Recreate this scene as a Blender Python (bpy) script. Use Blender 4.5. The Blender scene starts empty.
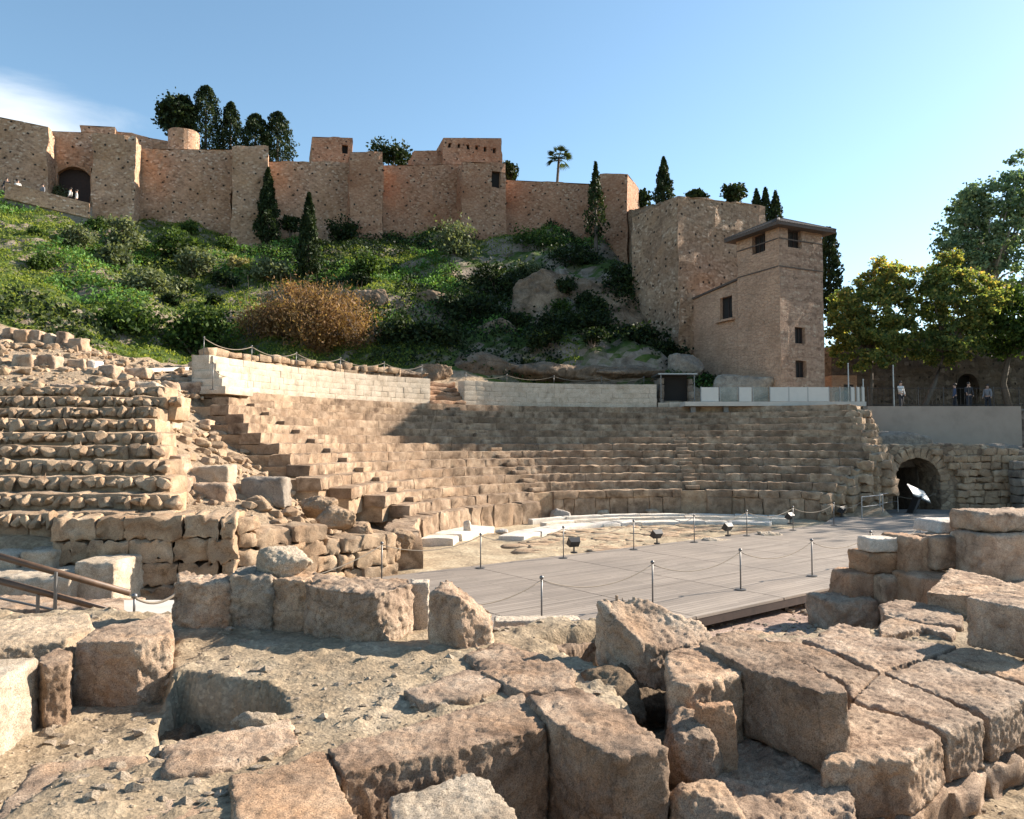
import bpy, bmesh, math, random
import numpy as np
from mathutils import Vector, Matrix
R = math.radians
random.seed(7); np.random.seed(7)
scene = bpy.context.scene
COL = scene.collection
# ------------------------------------------------------------------ camera
F = 760.0; CZ = 3.4; PITCH = math.atan(35/760)
_c, _s = math.cos(PITCH), math.sin(PITCH)
cam = bpy.data.cameras.new('camera'); camo = bpy.data.objects.new('camera', cam); COL.objects.link(camo)
camo.location = (0, 0, CZ); camo.rotation_euler = (math.pi/2 + PITCH, 0, 0)
cam.sensor_width = 36; cam.lens = F/1024*36; cam.clip_start = .05; cam.clip_end = 6000
scene.camera = camo
# ------------------------------------------------------------------ sky, sun, exposure
SUN_AZ, SUN_EL = 65.0, 28.5
SKY_STRENGTH = .090; SUN_STRENGTH = 5.0; EXPOSURE = 1.36
w = bpy.data.worlds.new('World'); scene.world = w; w.use_nodes = True
nt = w.node_tree; bg = nt.nodes['Background']; bg.inputs['Strength'].default_value = SKY_STRENGTH
sky = nt.nodes.new('ShaderNodeTexSky'); sky.sky_type = 'NISHITA'; sky.sun_disc = False
sky.sun_elevation = R(SUN_EL); sky.sun_rotation = R(SUN_AZ); sky.air_density = 1.0; sky.dust_density = .35; sky.ozone_density = 2.0
sunv = Vector((math.sin(R(SUN_AZ))*math.cos(R(SUN_EL)), math.cos(R(SUN_AZ))*math.cos(R(SUN_EL)), math.sin(R(SUN_EL))))
sl = bpy.data.lights.new('sun', 'SUN'); sl.energy = SUN_STRENGTH; sl.angle = R(.5); sl.color = (1, .89, .76)
so = bpy.data.objects.new('sun', sl); COL.objects.link(so); so.rotation_euler = sunv.to_track_quat('Z', 'Y').to_euler()
so.location = (60, 60, 80)
vs = scene.view_settings; vs.view_transform = 'Standard'; vs.look = 'None'; vs.gamma = 1; vs.exposure = EXPOSURE
vs.use_curve_mapping = False
# a bank of white cloud low in the west, in the sky itself
def ray(px, py):
    dx = (px-512)/F; du = (409.5-py)/F
    return np.array((dx, _c - _s*du, _s + _c*du))
def PY(px, py, Y):
    d = ray(px, py); t = Y/d[1]; return np.array((d[0]*t, Y, CZ + d[2]*t))
def PZ(px, py, z):
    d = ray(px, py); t = (z-CZ)/d[2]; return np.array((d[0]*t, d[1]*t, z))
def N(tree, typ, **kw):
    n = tree.nodes.new(typ)
    for k, v in kw.items():
        if k.startswith('i_'):
            key = k[2:]; key = int(key) if key.isdigit() else key.replace('_', ' ')
            n.inputs[key].default_value = v
        else: setattr(n, k, v)
    return n
def L(tree, a, b, o=0): tree.links.new(a.outputs[o] if isinstance(o, (int, str)) else o, b)
def build_clouds():
    geo = N(nt, 'ShaderNodeTexCoord')
    noi = N(nt, 'ShaderNodeTexNoise', i_Scale=7.0, i_Detail=9.0, i_Roughness=.55, i_Distortion=.35)
    sep = N(nt, 'ShaderNodeSeparateXYZ'); L(nt, geo, sep.inputs[0], 'Generated')
    def op(o, a, b):
        n = N(nt, 'ShaderNodeMath', operation=o)
        for k, v in enumerate((a, b)):
            if isinstance(v, (int, float)): n.inputs[k].default_value = v
            else: nt.links.new(v, n.inputs[k])
        return n.outputs[0]
    ym = op('MAXIMUM', sep.outputs[1], .05); uu = op('DIVIDE', sep.outputs[0], ym); vv = op('DIVIDE', sep.outputs[2], ym)
    mp = N(nt, 'ShaderNodeMapping'); mp.inputs['Scale'].default_value = (1, 1, 3.0)
    L(nt, geo, mp.inputs['Vector'], 'Generated'); L(nt, mp, noi.inputs['Vector'])
    fac = None
    for (px, py, rx, ry, gain) in ((-40, 140, 185, 86, .85),):
        d = ray(px, py); u0, v0 = d[0]/d[1], d[2]/d[1]
        du_ = op('DIVIDE', op('SUBTRACT', uu, u0), rx/F); dv_ = op('DIVIDE', op('SUBTRACT', vv, v0), ry/F)
        rr_ = op('SQRT', op('ADD', op('MULTIPLY', du_, du_), op('MULTIPLY', dv_, dv_)), 0.0)
        mr = N(nt, 'ShaderNodeMath', operation='SUBTRACT'); mr.inputs[0].default_value = 1.0; nt.links.new(rr_, mr.inputs[1])
        ad = N(nt, 'ShaderNodeMath', operation='MULTIPLY_ADD'); ad.inputs[1].default_value = 1.3
        sub = N(nt, 'ShaderNodeMath', operation='SUBTRACT'); sub.inputs[1].default_value = .40
        L(nt, noi, sub.inputs[0]); L(nt, mr, ad.inputs[0]); L(nt, sub, ad.inputs[2])
        cl = N(nt, 'ShaderNodeMapRange', interpolation_type='SMOOTHSTEP'); cl.inputs['From Min'].default_value = .12; cl.inputs['From Max'].default_value = .85
        cl.inputs['To Max'].default_value = gain
        L(nt, ad, cl.inputs['Value'])
        if fac is None: fac = cl
        else:
            mx = N(nt, 'ShaderNodeMath', operation='MAXIMUM'); L(nt, fac, mx.inputs[0]); L(nt, cl, mx.inputs[1]); fac = mx
    mix = N(nt, 'ShaderNodeMix', data_type='RGBA'); mix.inputs['B'].default_value = (5.2, 5.5, 5.8, 1)
    L(nt, fac, mix.inputs['Factor']); nt.links.new(SKYOUT, mix.inputs['A']); nt.links.new(mix.outputs['Result'], bg.inputs['Color'])
hs = N(nt, 'ShaderNodeHueSaturation'); hs.inputs['Saturation'].default_value = 1.0; hs.inputs['Hue'].default_value = .488; hs.inputs['Value'].default_value = 1.0
L(nt, sky, hs.inputs['Color']); SKYOUT = hs.outputs[0]
build_clouds()
# ------------------------------------------------------------------ helpers
def tag(o, label=None, cat=None, group=None, kind=None):
    if label: o['label'] = label
    if cat: o['category'] = cat
    if group: o['group'] = group
    if kind: o['kind'] = kind
    return o
def thing(name, label, cat, loc, group=None):
    o = bpy.data.objects.new(name, None); COL.objects.link(o); o.location = tuple(loc); o.empty_display_size = .2
    return tag(o, label, cat, group)
def mk(name, V, Fs, mat, parent=None, smooth=False, origin=None, uv=None, rnd=None):
    """V world coordinates (n,3); Fs list of tuples or (n,k) array. Linked as ONE mesh object."""
    V = np.asarray(V, dtype=np.float64).reshape(-1, 3)
    if parent is not None: org = np.array(parent.location) if parent.parent is None else np.array(parent.location)+np.array(parent.parent.location)
    elif origin is not None: org = np.array(origin, float)
    else: org = np.array((V[:, 0].mean(), V[:, 1].mean(), V[:, 2].min()))
    me = bpy.data.meshes.new(name)
    W = (V-org).astype(np.float32)
    if isinstance(Fs, np.ndarray):
        n, k = Fs.shape
        me.vertices.add(len(W)); me.vertices.foreach_set('co', W.ravel())
        me.loops.add(n*k); me.loops.foreach_set('vertex_index', Fs.astype(np.int32).ravel())
        me.polygons.add(n); me.polygons.foreach_set('loop_start', np.arange(0, n*k, k, dtype=np.int32))
        me.update(calc_edges=True)
    else:
        me.from_pydata(W.tolist(), [], [tuple(int(i) for i in f) for f in Fs]); me.update()
    me.validate()
    if smooth: me.polygons.foreach_set('use_smooth', np.ones(len(me.polygons), dtype=bool))
    if uv is not None:
        lay = me.uv_layers.new(name='UVMap'); vi = np.empty(len(me.loops), dtype=np.int32); me.loops.foreach_get('vertex_index', vi)
        lay.data.foreach_set('uv', np.asarray(uv, np.float32)[vi].ravel())
    if rnd is not None:
        at = me.attributes.new('rnd', 'FLOAT', 'POINT'); at.data.foreach_set('value', np.asarray(rnd, np.float32))
    if mat is not None: me.materials.append(mat)
    o = bpy.data.objects.new(name, me); COL.objects.link(o)
    if parent is not None: o.parent = parent
    else: o.location = tuple(org)
    return o
class MB:
    def __init__(s): s.V = []; s.F = []; s.n = 0; s.r = []
    def add(s, V, Fs, rnd=None):
        V = np.asarray(V, float).reshape(-1, 3)
        s.V.append(V); s.F += [tuple(int(i)+s.n for i in f) for f in Fs]; s.n += len(V)
        s.r.append(np.full(len(V), random.random() if rnd is None else rnd)); return s
    def verts(s): return np.concatenate(s.V)
    def build(s, name, mat, parent=None, smooth=False, origin=None):
        return mk(name, s.verts(), s.F, mat, parent, smooth, origin, rnd=np.concatenate(s.r))
def box(x0, x1, y0, y1, z0, z1):
    V = [(x, y, z) for z in (z0, z1) for y in (y0, y1) for x in (x0, x1)]
    return np.array(V, float), [(0, 2, 3, 1), (4, 5, 7, 6), (0, 1, 5, 4), (2, 6, 7, 3), (0, 4, 6, 2), (1, 3, 7, 5)]
def obox(p, q, wid, z0, z1, off=0):
    """box whose long axis runs from p to q in plan; width wid to the left of p->q starting at off"""
    p = np.array(p[:2], float); q = np.array(q[:2], float); d = (q-p)/np.linalg.norm(q-p); n = np.array((-d[1], d[0]))
    a, b = p+n*off, q+n*off; c, e = q+n*(off+wid), p+n*(off+wid)
    V = [(*v, z) for z in (z0, z1) for v in (a, b, c, e)]
    return np.array(V), [(3, 2, 1, 0), (4, 5, 6, 7), (0, 1, 5, 4), (1, 2, 6, 5), (2, 3, 7, 6), (3, 0, 4, 7)]
def tube(pts, rad, sides=8, cap=True):
    pts = np.asarray(pts, float); n = len(pts); rad = np.broadcast_to(np.asarray(rad, float), (n,))
    V = []; Fs = []
    for i in range(n):
        t = pts[min(i+1, n-1)]-pts[max(i-1, 0)]; t = t/(np.linalg.norm(t)+1e-9)
        a = np.cross(t, (0, 0, 1) if abs(t[2]) < .9 else (1, 0, 0)); a /= np.linalg.norm(a); b = np.cross(t, a)
        for j in range(sides):
            an = 2*math.pi*j/sides; V.append(pts[i]+rad[i]*(math.cos(an)*a+math.sin(an)*b))
    for i in range(n-1):
        for j in range(sides):
            k = (j+1) % sides; Fs.append((i*sides+j, i*sides+k, (i+1)*sides+k, (i+1)*sides+j))
    if cap: Fs.append(tuple(range(sides))[::-1]); Fs.append(tuple((n-1)*sides+j for j in range(sides)))
    return np.array(V), Fs
def hashn(I, seed):
    h = (I[..., 0]*374761393 + I[..., 1]*668265263 + I[..., 2]*2147483647 + seed*1274126177) & 0xffffffff
    h = ((h ^ (h >> 13))*1274126177) & 0xffffffff; h = ((h ^ (h >> 16))*2246822519) & 0xffffffff
    return ((h ^ (h >> 15)) & 0xffffff)/float(0x7fffff) - 1.0
def vn(P, seed=0):
    P = np.asarray(P, float); i = np.floor(P).astype(np.int64); f = P-i; f = f*f*f*(f*(f*6-15)+10)
    out = 0
    for dx in (0, 1):
        for dy in (0, 1):
            for dz in (0, 1):
                ww = (f[:, 0] if dx else 1-f[:, 0])*(f[:, 1] if dy else 1-f[:, 1])*(f[:, 2] if dz else 1-f[:, 2])
                out = out+ww*hashn(i+np.array((dx, dy, dz)), seed)
    return out
def fbm(P, octv=4, seed=0, gain=.5):
    a = 1.0; s = 0; P = np.asarray(P, float)
    for k in range(octv): s = s+a*vn(P*(2.03**k)+k*17.3, seed+k); a *= gain
    return s
def vec_noise(P, octv, seed): return np.stack([fbm(P, octv, seed+q*31) for q in range(3)], 1)
# ------------------------------------------------------------------ materials
def new_mat(name):
    m = bpy.data.materials.new(name); m.use_nodes = True; t = m.node_tree
    return m, t, t.nodes['Principled BSDF']
def ramp(t, stops, interp='LINEAR'):
    n = t.nodes.new('ShaderNodeValToRGB'); n.color_ramp.interpolation = interp
    e = n.color_ramp.elements
    while len(e) < len(stops): e.new(.5)
    for k, (p, c) in enumerate(stops): e[k].position = p; e[k].color = (*c, 1) if len(c) == 3 else c
    return n
def mixc(t, fac, a, b, typ='MIX'):
    m = t.nodes.new('ShaderNodeMix'); m.data_type = 'RGBA'; m.blend_type = typ
    for s, v in (('Factor', fac), ('A', a), ('B', b)):
        sock = [x for x in m.inputs if x.name == s and (x.type == ('VALUE' if s == 'Factor' else 'RGBA'))][0]
        if isinstance(v, (int, float)): sock.default_value = v
        elif isinstance(v, tuple): sock.default_value = (*v, 1) if len(v) == 3 else v
        else: t.links.new(v, sock)
    return [x for x in m.outputs if x.type == 'RGBA'][0]
def noise(t, vec, scale, detail=6, rough=.6, dist=0):
    n = N(t, 'ShaderNodeTexNoise'); n.inputs['Scale'].default_value = scale; n.inputs['Detail'].default_value = detail
    n.inputs['Roughness'].default_value = rough; n.inputs['Distortion'].default_value = dist
    if vec is not None: t.links.new(vec, n.inputs['Vector'])
    return n
def bumpchain(t, b, items):
    prev = None
    for h, strength, dist in items:
        n = t.nodes.new('ShaderNodeBump'); n.inputs['Strength'].default_value = strength; n.inputs['Distance'].default_value = dist
        t.links.new(h, n.inputs['Height'])
        if prev: t.links.new(prev.outputs[0], n.inputs['Normal'])
        prev = n
    t.links.new(prev.outputs[0], b.inputs['Normal'])
def stone_mat(name, dark, mid, light, patch=(.30, .27, .22), scale=1.0, pits=1.0, rough=.9, use_rnd=False, warm=None, coarse=.5, patch_amt=.45):
    m, t, b = new_mat(name); tc = N(t, 'ShaderNodeTexCoord'); v = tc.outputs['Object']
    oi = N(t, 'ShaderNodeObjectInfo'); ad = N(t, 'ShaderNodeVectorMath', operation='MULTIPLY_ADD')
    cx = N(t, 'ShaderNodeCombineXYZ'); 
    for k in range(3): t.links.new(oi.outputs['Random'], cx.inputs[k])
    ad.inputs[1].default_value = (37, 53, 71); t.links.new(cx.outputs[0], ad.inputs[0]); t.links.new(v, ad.inputs[2]); v = ad.outputs[0]
    n1 = noise(t, v, 2.2*scale, 8, .62, .3); n2 = noise(t, v, 24*scale, 9, .75); n3 = noise(t, v, .7*scale, 4, .55)
    r1 = ramp(t, [(.33, dark), (.5, mid), (.66, light)]); L(t, n1, r1.inputs[0])
    c = r1.outputs[0]
    rp = ramp(t, [(.42, (0, 0, 0)), (.62, (1, 1, 1))]); L(t, n3, rp.inputs[0])
    mm = N(t, 'ShaderNodeMath', operation='MULTIPLY'); mm.inputs[1].default_value = patch_amt; L(t, rp, mm.inputs[0])
    c = mixc(t, mm.outputs[0], c, patch)
    if warm:
        n4 = noise(t, v, 1.1*scale, 5, .6, .6); r4 = ramp(t, [(.5, (0, 0, 0)), (.68, (1, 1, 1))]); L(t, n4, r4.inputs[0])
        m4 = N(t, 'ShaderNodeMath', operation='MULTIPLY'); m4.inputs[1].default_value = .55; L(t, r4, m4.inputs[0])
        c = mixc(t, m4.outputs[0], c, warm)
    r2 = ramp(t, [(.25, (.62, .60, .58)), (.5, (1, 1, 1)), (.8, (1.22, 1.2, 1.16))]); L(t, n2, r2.inputs[0])
    c = mixc(t, .8, c, r2.outputs[0], 'MULTIPLY')
    vo = N(t, 'ShaderNodeTexVoronoi'); vo.inputs['Scale'].default_value = 38*scale; t.links.new(v, vo.inputs['Vector'])
    rv = ramp(t, [(.0, (0, 0, 0)), (.35, (1, 1, 1))]); L(t, vo, rv.inputs[0], 'Distance')
    n5 = noise(t, v, 95*scale, 4, .75)
    gr = ramp(t, [(.36, (.38, .35, .32)), (.49, (1, 1, 1)), (.64, (1.4, 1.38, 1.35))]); L(t, n5, gr.inputs[0])
    c = mixc(t, .8, c, gr.outputs[0], 'MULTIPLY')
    rp2 = ramp(t, [(.10, (.42, .38, .34)), (.30, (1, 1, 1))]); L(t, vo, rp2.inputs[0], 'Distance'); pm = N(t, 'ShaderNodeMath', operation='MULTIPLY'); pm.inputs[1].default_value = .75*min(1, pits); L(t, n1, pm.inputs[0]); c = mixc(t, pm.outputs[0], c, rp2.outputs[0], 'MULTIPLY')
    vc = N(t, 'ShaderNodeTexVoronoi', feature='DISTANCE_TO_EDGE'); vc.inputs['Scale'].default_value = 1.3*scale; wv = N(t, 'ShaderNodeVectorMath', operation='MULTIPLY_ADD'); wv.inputs[1].default_value = (.5, .5, .5); L(t, n1, wv.inputs[0], 'Color'); t.links.new(v, wv.inputs[2]); L(t, wv, vc.inputs['Vector'])
    rc_ = ramp(t, [(0, (.35, .31, .28)), (.022, (1, 1, 1))]); L(t, vc, rc_.inputs[0], 'Distance'); cm = N(t, 'ShaderNodeMath', operation='MULTIPLY'); cm.inputs[1].default_value = min(1.0, 1.1*coarse); L(t, n3, cm.inputs[0]); c = mixc(t, cm.outputs[0], c, rc_.outputs[0], 'MULTIPLY')
    if use_rnd:
        at = N(t, 'ShaderNodeAttribute', attribute_name='rnd')
        rr = ramp(t, [(0, (.80, .78, .76)), (.5, (1, 1, 1)), (1, (1.14, 1.12, 1.08))]); L(t, at, rr.inputs[0], 'Fac'); c = mixc(t, .9, c, rr.outputs[0], 'MULTIPLY')
    ro = ramp(t, [(0, (.74, .70, .66)), (.35, (.95, .95, .95)), (.7, (1.05, 1.04, 1.02)), (1, (1.12, 1.04, .94))]); L(t, oi, ro.inputs[0], 'Random'); c = mixc(t, .0 if use_rnd else .9, c, ro.outputs[0], 'MULTIPLY')
    t.links.new(c, b.inputs['Base Color']); b.inputs['Roughness'].default_value = rough; b.inputs['Specular IOR Level'].default_value = .25
    bumpchain(t, b, [(n1.outputs[0], .7*coarse, .12/scale), (rv.outputs[0], .45*pits, .012/scale), (n2.outputs[0], .9, .030/scale), (n5.outputs[0], .8, .008/scale)])
    return m
def masonry_mat(name, c1, c2, c3, mortar, cell=2.6, red=None, red_amt=.5, brick=0.0, light_amt=.25, rows=True, holes=True):
    """rubble and brick masonry laid in rough courses, UV in metres"""
    m, t, b = new_mat(name); uv = N(t, 'ShaderNodeTexCoord').outputs['UV']
    wob = noise(t, uv, 1.3, 4, .6); wm = N(t, 'ShaderNodeVectorMath', operation='SCALE'); wm.inputs['Scale'].default_value = .22; L(t, wob, wm.inputs[0], 'Color')
    av = N(t, 'ShaderNodeVectorMath', operation='ADD'); t.links.new(uv, av.inputs[0]); L(t, wm, av.inputs[1])
    mp = N(t, 'ShaderNodeMapping'); mp.inputs['Scale'].default_value = (1, 1.45, 1); L(t, av, mp.inputs['Vector'])
    vo = N(t, 'ShaderNodeTexVoronoi', voronoi_dimensions='2D'); vo.inputs['Scale'].default_value = cell; vo.inputs['Randomness'].default_value = .85; L(t, mp, vo.inputs['Vector'])
    ve = N(t, 'ShaderNodeTexVoronoi', voronoi_dimensions='2D', feature='DISTANCE_TO_EDGE'); ve.inputs['Scale'].default_value = cell; ve.inputs['Randomness'].default_value = .85; L(t, mp, ve.inputs['Vector'])
    sep = N(t, 'ShaderNodeSeparateColor'); L(t, vo, sep.inputs[0], 'Color')
    rc = ramp(t, [(0, c1), (.45, c2), (.8, c2), (1, c3)]); L(t, sep, rc.inputs[0])
    c = rc.outputs[0]
    re = ramp(t, [(.0, (1, 1, 1)), (.10, (0, 0, 0))]); L(t, ve, re.inputs[0], 'Distance')
    n0 = noise(t, uv, .16, 5, .6, .4); n1 = noise(t, uv, 5, 8, .7); nb = noise(t, uv, .5, 6, .65)
    c = mixc(t, re.outputs[0], c, mortar)
    if red:
        rr = ramp(t, [(.46, (0, 0, 0)), (.6, (1, 1, 1))]); L(t, n0, rr.inputs[0]); k = N(t, 'ShaderNodeMath', operation='MULTIPLY'); k.inputs[1].default_value = red_amt; L(t, rr, k.inputs[0])
        c = mixc(t, k.outputs[0], c, red)
    if brick > 0:
        bt = N(t, 'ShaderNodeTexBrick'); bt.inputs['Scale'].default_value = 1; bt.inputs['Brick Width'].default_value = .3; bt.inputs['Row Height'].default_value = .09
        bt.inputs['Mortar Size'].default_value = .012; bt.inputs['Color1'].default_value = (*c2, 1); bt.inputs['Color2'].default_value = (*c1, 1); bt.inputs['Mortar'].default_value = (*mortar, 1)
        L(t, av, bt.inputs['Vector'])
        rb = ramp(t, [(.42, (0, 0, 0)), (.55, (1, 1, 1))]); L(t, nb, rb.inputs[0]); k = N(t, 'ShaderNodeMath', operation='MULTIPLY_ADD'); k.inputs[1].default_value = brick; k.inputs[2].default_value = max(0, brick-.6); L(t, rb, k.inputs[0])
        c = mixc(t, k.outputs[0], c, bt.outputs['Color'])
    if rows:
        wv = N(t, 'ShaderNodeTexWave', bands_direction='Y'); wv.inputs['Scale'].default_value = .42; wv.inputs['Distortion'].default_value = 2.5; wv.inputs['Detail'].default_value = 3; wv.inputs['Detail Scale'].default_value = .8
        t.links.new(uv, wv.inputs['Vector']); rw = ramp(t, [(0, (.72, .70, .68)), (.3, (1, 1, 1))]); L(t, wv, rw.inputs[0]); c = mixc(t, .55, c, rw.outputs[0], 'MULTIPLY')
    r1 = ramp(t, [(.25, (.55, .52, .5)), (.5, (1, 1, 1)), (.8, (1.25, 1.22, 1.18))]); L(t, n1, r1.inputs[0]); c = mixc(t, .85, c, r1.outputs[0], 'MULTIPLY')
    rn = ramp(t, [(.3, (.66, .64, .62)), (.55, (1, 1, 1)), (.75, (1.18, 1.16, 1.12))]); L(t, nb, rn.inputs[0]); c = mixc(t, .8, c, rn.outputs[0], 'MULTIPLY')
    hh = None
    if holes:
        vh = N(t, 'ShaderNodeTexVoronoi', voronoi_dimensions='2D'); vh.inputs['Scale'].default_value = .75; vh.inputs['Randomness'].default_value = .9; t.links.new(uv, vh.inputs['Vector'])
        rh = ramp(t, [(.055, (1, 1, 1)), (.085, (0, 0, 0))]); L(t, vh, rh.inputs[0], 'Distance'); c = mixc(t, rh.outputs[0], c, (.045, .033, .026)); hh = rh
    t.links.new(c, b.inputs['Base Color']); b.inputs['Roughness'].default_value = .93; b.inputs['Specular IOR Level'].default_value = .2
    inv = N(t, 'ShaderNodeMath', operation='SUBTRACT'); inv.inputs[0].default_value = 1; L(t, re, inv.inputs[1])
    bumpchain(t, b, [(inv.outputs[0], .6, .06), (n1.outputs[0], .8, .08), (sep.outputs[1], .35, .05)])
    return m
def plain(name, col, rough=.6, metal=0.0, var=.25, scale=6, bump=.2, alpha=1.0, trans=0.0):
    m, t, b = new_mat(name); v = N(t, 'ShaderNodeTexCoord').outputs['Object']
    n = noise(t, v, scale, 6, .6); r = ramp(t, [(.25, (1-var,)*3), (.5, (1, 1, 1)), (.8, (1+var*.6,)*3)]); L(t, n, r.inputs[0])
    c = mixc(t, 1.0, tuple(col), r.outputs[0], 'MULTIPLY'); t.links.new(c, b.inputs['Base Color'])
    b.inputs['Roughness'].default_value = rough; b.inputs['Metallic'].default_value = metal
    if alpha < 1: b.inputs['Alpha'].default_value = alpha
    if trans: b.inputs['Transmission Weight'].default_value = trans
    if bump: bumpchain(t, b, [(n.outputs[0], bump, .02)])
    return m
def leaf_mat(name, cols, trans=.35, rough=.6):
    m, t, b = new_mat(name); g = N(t, 'ShaderNodeNewGeometry'); r = ramp(t, cols); L(t, g, r.inputs[0], 'Random Per Island')
    pn = noise(t, g.outputs['Position'], .45, 4, .6); rp = ramp(t, [(.35, (.55, .58, .5)), (.55, (1, 1, 1)), (.72, (1.35, 1.28, 1.0))]); L(t, pn, rp.inputs[0])
    c = mixc(t, .8, r.outputs[0], rp.outputs[0], 'MULTIPLY'); t.links.new(c, b.inputs['Base Color'])
    b.inputs['Roughness'].default_value = rough; b.inputs['Specular IOR Level'].default_value = .12
    tr = N(t, 'ShaderNodeBsdfTranslucent'); c2 = mixc(t, 1.0, c, (1.5, 1.5, .7), 'MULTIPLY'); t.links.new(c2, tr.inputs['Color'])
    ms = N(t, 'ShaderNodeMixShader'); ms.inputs[0].default_value = trans; L(t, b, ms.inputs[1]); L(t, tr, ms.inputs[2]); L(t, ms, t.nodes['Material Output'].inputs['Surface'])
    return m
M = {}
M['rock'] = stone_mat('weathered_sandstone', (.19, .125, .085), (.42, .305, .22), (.60, .47, .355), patch=(.30, .235, .175), warm=(.42, .26, .15), coarse=.8)
M['rockpale'] = stone_mat('pale_limestone', (.31, .245, .18), (.47, .385, .29), (.58, .49, .385), patch=(.40, .34, .27), coarse=.7)
M['rockred'] = stone_mat('reddish_sandstone', (.20, .115, .07), (.38, .235, .15), (.50, .34, .23), patch=(.30, .21, .14), warm=(.42, .22, .11), coarse=.8)
M['rockgrey'] = stone_mat('grey_rubble', (.17, .14, .115), (.30, .25, .20), (.42, .36, .29), patch=(.24, .21, .18), coarse=.9)
M['seat'] = stone_mat('seat_stone', (.13, .085, .056), (.345, .25, .17), (.52, .395, .285), patch=(.18, .122, .082), patch_amt=.6, use_rnd=True, scale=1.0, coarse=.35, warm=(.34, .22, .135))
M['ashlar'] = stone_mat('ashlar_stone', (.23, .155, .10), (.40, .29, .19), (.53, .40, .28), patch=(.29, .21, .145), use_rnd=True, warm=(.38, .23, .13), coarse=.7)
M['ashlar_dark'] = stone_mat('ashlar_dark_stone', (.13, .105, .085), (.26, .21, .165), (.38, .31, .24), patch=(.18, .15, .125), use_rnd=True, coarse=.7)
M['whitewall'] = stone_mat('pale_new_masonry', (.42, .345, .26), (.56, .47, .365), (.64, .55, .44), patch=(.48, .40, .31), use_rnd=True, coarse=.15, pits=.5, patch_amt=.3)
M['marble'] = stone_mat('white_marble', (.40, .36, .31), (.56, .51, .46), (.66, .62, .57), patch=(.46, .40, .34), coarse=.2, pits=.4, rough=.6)
M['smooth'] = stone_mat('smooth_restored_stone', (.44, .36, .28), (.52, .44, .35), (.58, .50, .41), patch=(.48, .40, .31), coarse=.1, pits=.3)
M['wood'] = plain('brown_wood', (.11, .062, .034), .55, 0, .4, 8)
M['metal'] = plain('dark_grey_metal', (.17, .165, .16), .45, .7, .2, 10, 0)
M['steel'] = plain('grey_steel', (.33, .33, .33), .4, .8, .15, 10, 0)
M['black'] = plain('black_metal', (.03, .03, .032), .5, .2, .2, 10, 0)
M['rope'] = plain('beige_rope', (.26, .215, .165), .9, 0, .2, 40, .1)
M['darkwood'] = plain('dark_door_wood', (.045, .026, .020), .7, 0, .4, 6)
M['shadefill'] = plain('opening_shade_paint', (.02, .017, .015), .95, 0, .1, 5, 0)  # near-black sheets behind openings, painting the shade inside them
M['whitepanel'] = plain('white_panel', (.55, .53, .48), .35, 0, .06, 3, 0)
M['glass'] = plain('balustrade_glass', (.25, .30, .29), .08, 0, .05, 3, 0, alpha=.28)
M['plaster'] = plain('grey_plaster', (.33, .265, .21), .9, 0, .2, 1.2, .15)
M['concrete'] = plain('pale_concrete', (.50, .46, .40), .9, 0, .15, 2, .15)
M['tile'] = plain('roof_tile_brown', (.10, .075, .06), .85, 0, .35, 9, .4)
M['bark'] = plain('grey_bark', (.13, .10, .075), .9, 0, .4, 8, .6)
M['barkpale'] = plain('pale_bark', (.30, .26, .21), .9, 0, .4, 5, .5)
M['fort'] = masonry_mat('fortress_masonry', (.28, .17, .11), (.55, .35, .23), (.76, .59, .45), (.52, .335, .215), 4.6, red=(.43, .245, .13), red_amt=.5, brick=.2, rows=False)
M['fortred'] = masonry_mat('fortress_red_masonry', (.25, .13, .08), (.50, .285, .18), (.66, .48, .34), (.43, .26, .16), 4.6, red=(.36, .16, .085), red_amt=.65, brick=.4, rows=False)
M['fortdark'] = masonry_mat('bastion_masonry', (.22, .145, .095), (.43, .295, .195), (.66, .51, .38), (.38, .26, .17), 4.2, red=(.30, .185, .12), red_amt=.5, brick=.2, rows=False)
M['brick'] = masonry_mat('tower_brick', (.42, .25, .16), (.57, .365, .245), (.63, .45, .33), (.54, .365, .255), 3.2, red=(.43, .265, .16), red_amt=.4, brick=1.2, rows=False, holes=False)
M['towerrubble'] = masonry_mat('tower_rubble', (.27, .175, .125), (.48, .32, .225), (.60, .46, .34), (.39, .27, .185), 4.4, red=(.36, .22, .15), red_amt=.4, brick=.45, holes=False)
M['band'] = stone_mat('pale_marble_band', (.52, .47, .40), (.66, .61, .54), (.74, .70, .64), patch=(.55, .48, .40), coarse=.2, pits=.4)
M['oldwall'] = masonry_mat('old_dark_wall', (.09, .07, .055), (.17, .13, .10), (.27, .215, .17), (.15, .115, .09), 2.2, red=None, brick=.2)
M['archstone'] = masonry_mat('arch_wall_masonry', (.15, .105, .075), (.33, .245, .165), (.46, .355, .25), (.25, .185, .13), 3.0, red=(.40, .26, .15), red_amt=.4, brick=0, rows=False, holes=False)
M['cliff'] = stone_mat('beige_cliff_rock', (.09, .063, .042), (.25, .18, .125), (.42, .32, .235), patch=(.15, .115, .08), scale=.35, coarse=2.0)
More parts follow.
